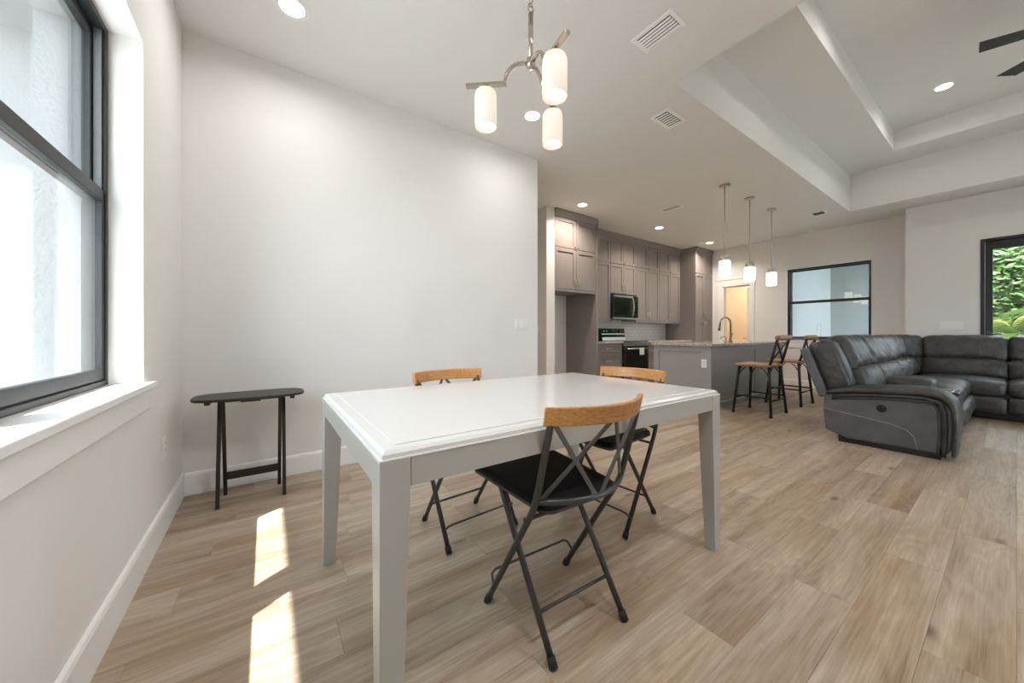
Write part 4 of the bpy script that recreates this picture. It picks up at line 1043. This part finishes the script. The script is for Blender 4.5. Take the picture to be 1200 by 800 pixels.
plate('wall_outlet', 'white power outlet low on the wall under the window', 'outlet', (XL, 2.588, 0.445), '+x', 0.074, 0.117, 1, True)
plate('wall_outlet', 'white power outlet on the island end panel', 'outlet', (IX0, 2.515, 0.635), '-x', 0.074, 0.117, 1, True)

# ================================================================== GREENERY OUTSIDE THE GLASS DOORS
M_LEAF = [mat('palm_leaf_green', (0.10, 0.18, 0.035), 0.5, var=0.35, vscale=2), mat('palm_leaf_yellow', (0.24, 0.26, 0.06), 0.5, var=0.3, vscale=2), mat('hedge_leaf', (0.06, 0.13, 0.025), 0.5, var=0.5, vscale=4)]
M_STEM = mat('plant_stem', (0.16, 0.12, 0.06), 0.8, var=0.3)
def frond_mesh(l, m, n=18):
    b = MB(); pts = []
    for i in range(n + 1):
        u = i / n; pts.append(Vector((l * (u - 0.18 * u * u), 0, l * (0.62 * u - 0.95 * u * u))))
    for i in range(n):
        p, q = pts[i], pts[i + 1]; b.bar(p, q, 0.014 * (1 - i / n) + 0.003, 0.008)
    for i in range(3, n + 1):
        u = i / n; ll = l * 0.42 * math.sin(PI * min(1, 0.12 + u * 0.86)) + 0.03
        for s in (-1, 1):
            p = pts[i]; d = Vector((0.55, s * 0.8, -0.25)).normalized(); e_ = p + d * ll + Vector((0, 0, -0.12 * ll)); w = Vector((0.011, -s * 0.007, 0.0)); mid = p + d * ll * 0.5 + Vector((0, 0, 0.03 * ll))
            b.add([p - w * 0.4, p + w * 0.4, mid + w, e_, mid - w], [(0, 1, 2, 3, 4)])
    me = bpy.data.meshes.new('frond'); me.from_pydata(b.v, [], b.f); me.materials.append(m); return me
FR = [frond_mesh(1.25, M_LEAF[0]), frond_mesh(1.0, M_LEAF[1]), frond_mesh(1.45, M_LEAF[0])]
def palm(x, y, h, n, label, yel, seed):
    rnd = random.Random(seed)
    t = thing('palm', label, 'palm', (x, y, -0.16), group='palms outside the glass doors')
    mk('trunk', MB().tube([(0, 0, 0), (0.03, 0.02, h * 0.5), (0, 0, h)], [0.07, 0.055, 0.045], 8), M_STEM, t, smooth=True, local=True)
    for i in range(n):
        o = bpy.data.objects.new('frond', FR[1] if rnd.random() < yel else FR[rnd.choice((0, 2))]); COL.objects.link(o); o.parent = t
        o.location = (0, 0, h * rnd.uniform(0.8, 1.0)); o.rotation_euler = (rnd.uniform(-0.2, 0.2), rnd.uniform(-0.75, 0.35), 2 * PI * i / n + rnd.uniform(-0.3, 0.3)); s_ = rnd.uniform(0.8, 1.1); o.scale = (s_, s_, s_)
    return t
def leaf_cloud(c, rad, n, seed, size=0.09):
    rnd = random.Random(seed); b = MB()
    for _ in range(n):
        while True:
            p = Vector((rnd.uniform(-1, 1), rnd.uniform(-1, 1), rnd.uniform(-1, 1)))
            if p.length < 1: break
        p = Vector((c[0] + p.x * rad[0], c[1] + p.y * rad[1], c[2] + p.z * rad[2]))
        d = Vector((rnd.gauss(0, 1), rnd.gauss(0, 1), rnd.gauss(0, 0.6))).normalized(); u = d.orthogonal().normalized(); s_ = size * rnd.uniform(0.6, 1.3)
        b.add([p - d * s_, p + u * s_ * 0.4, p + d * s_, p - u * s_ * 0.4], [(0, 1, 2, 3)])
    return b
def shrub(x, y, h, r, label, seed, m):
    t = thing('shrub', label, 'shrub', (x, y, -0.16), group='leafy shrubs outside the glass doors')
    mk('stem', MB().tube([(x, y, -0.16), (x, y, h * 0.7)], [0.05, 0.02], 8), M_STEM, t)
    f = mk('foliage', leaf_cloud((x, y, h / 2), (r, r, h / 2 + 0.1), 9000, seed, 0.075), m, t); f['kind'] = 'stuff'
palm(11.2, 0.0, 1.25, 18, 'palm with arching fronds just outside the black glass door', 0.55, 3)
palm(11.9, -0.9, 1.5, 16, 'taller palm behind the one outside the black glass door', 0.25, 4)
palm(10.9, -1.5, 1.2, 14, 'green palm standing past the far leaf of the black glass door', 0.3, 5)
shrub(12.75, 0.15, 3.2, 0.75, 'tall dense shrub behind the palms outside the black glass door', 20, M_LEAF[2])
shrub(13.1, -1.45, 4.0, 0.8, 'tallest dense shrub behind the palms outside the black glass door', 21, M_LEAF[2])
shrub(10.6, 0.45, 0.9, 0.30, 'low leafy shrub beside the palm outside the black glass door', 23, M_LEAF[0])
shrub(14.6, -0.55, 4.6, 0.95, 'broad leafy shrub at the back of the garden behind the palms', 31, M_LEAF[0])
shrub(14.8, 1.0, 4.4, 0.7, 'slim leafy shrub at the back of the garden near the porch wall', 32, M_LEAF[2])
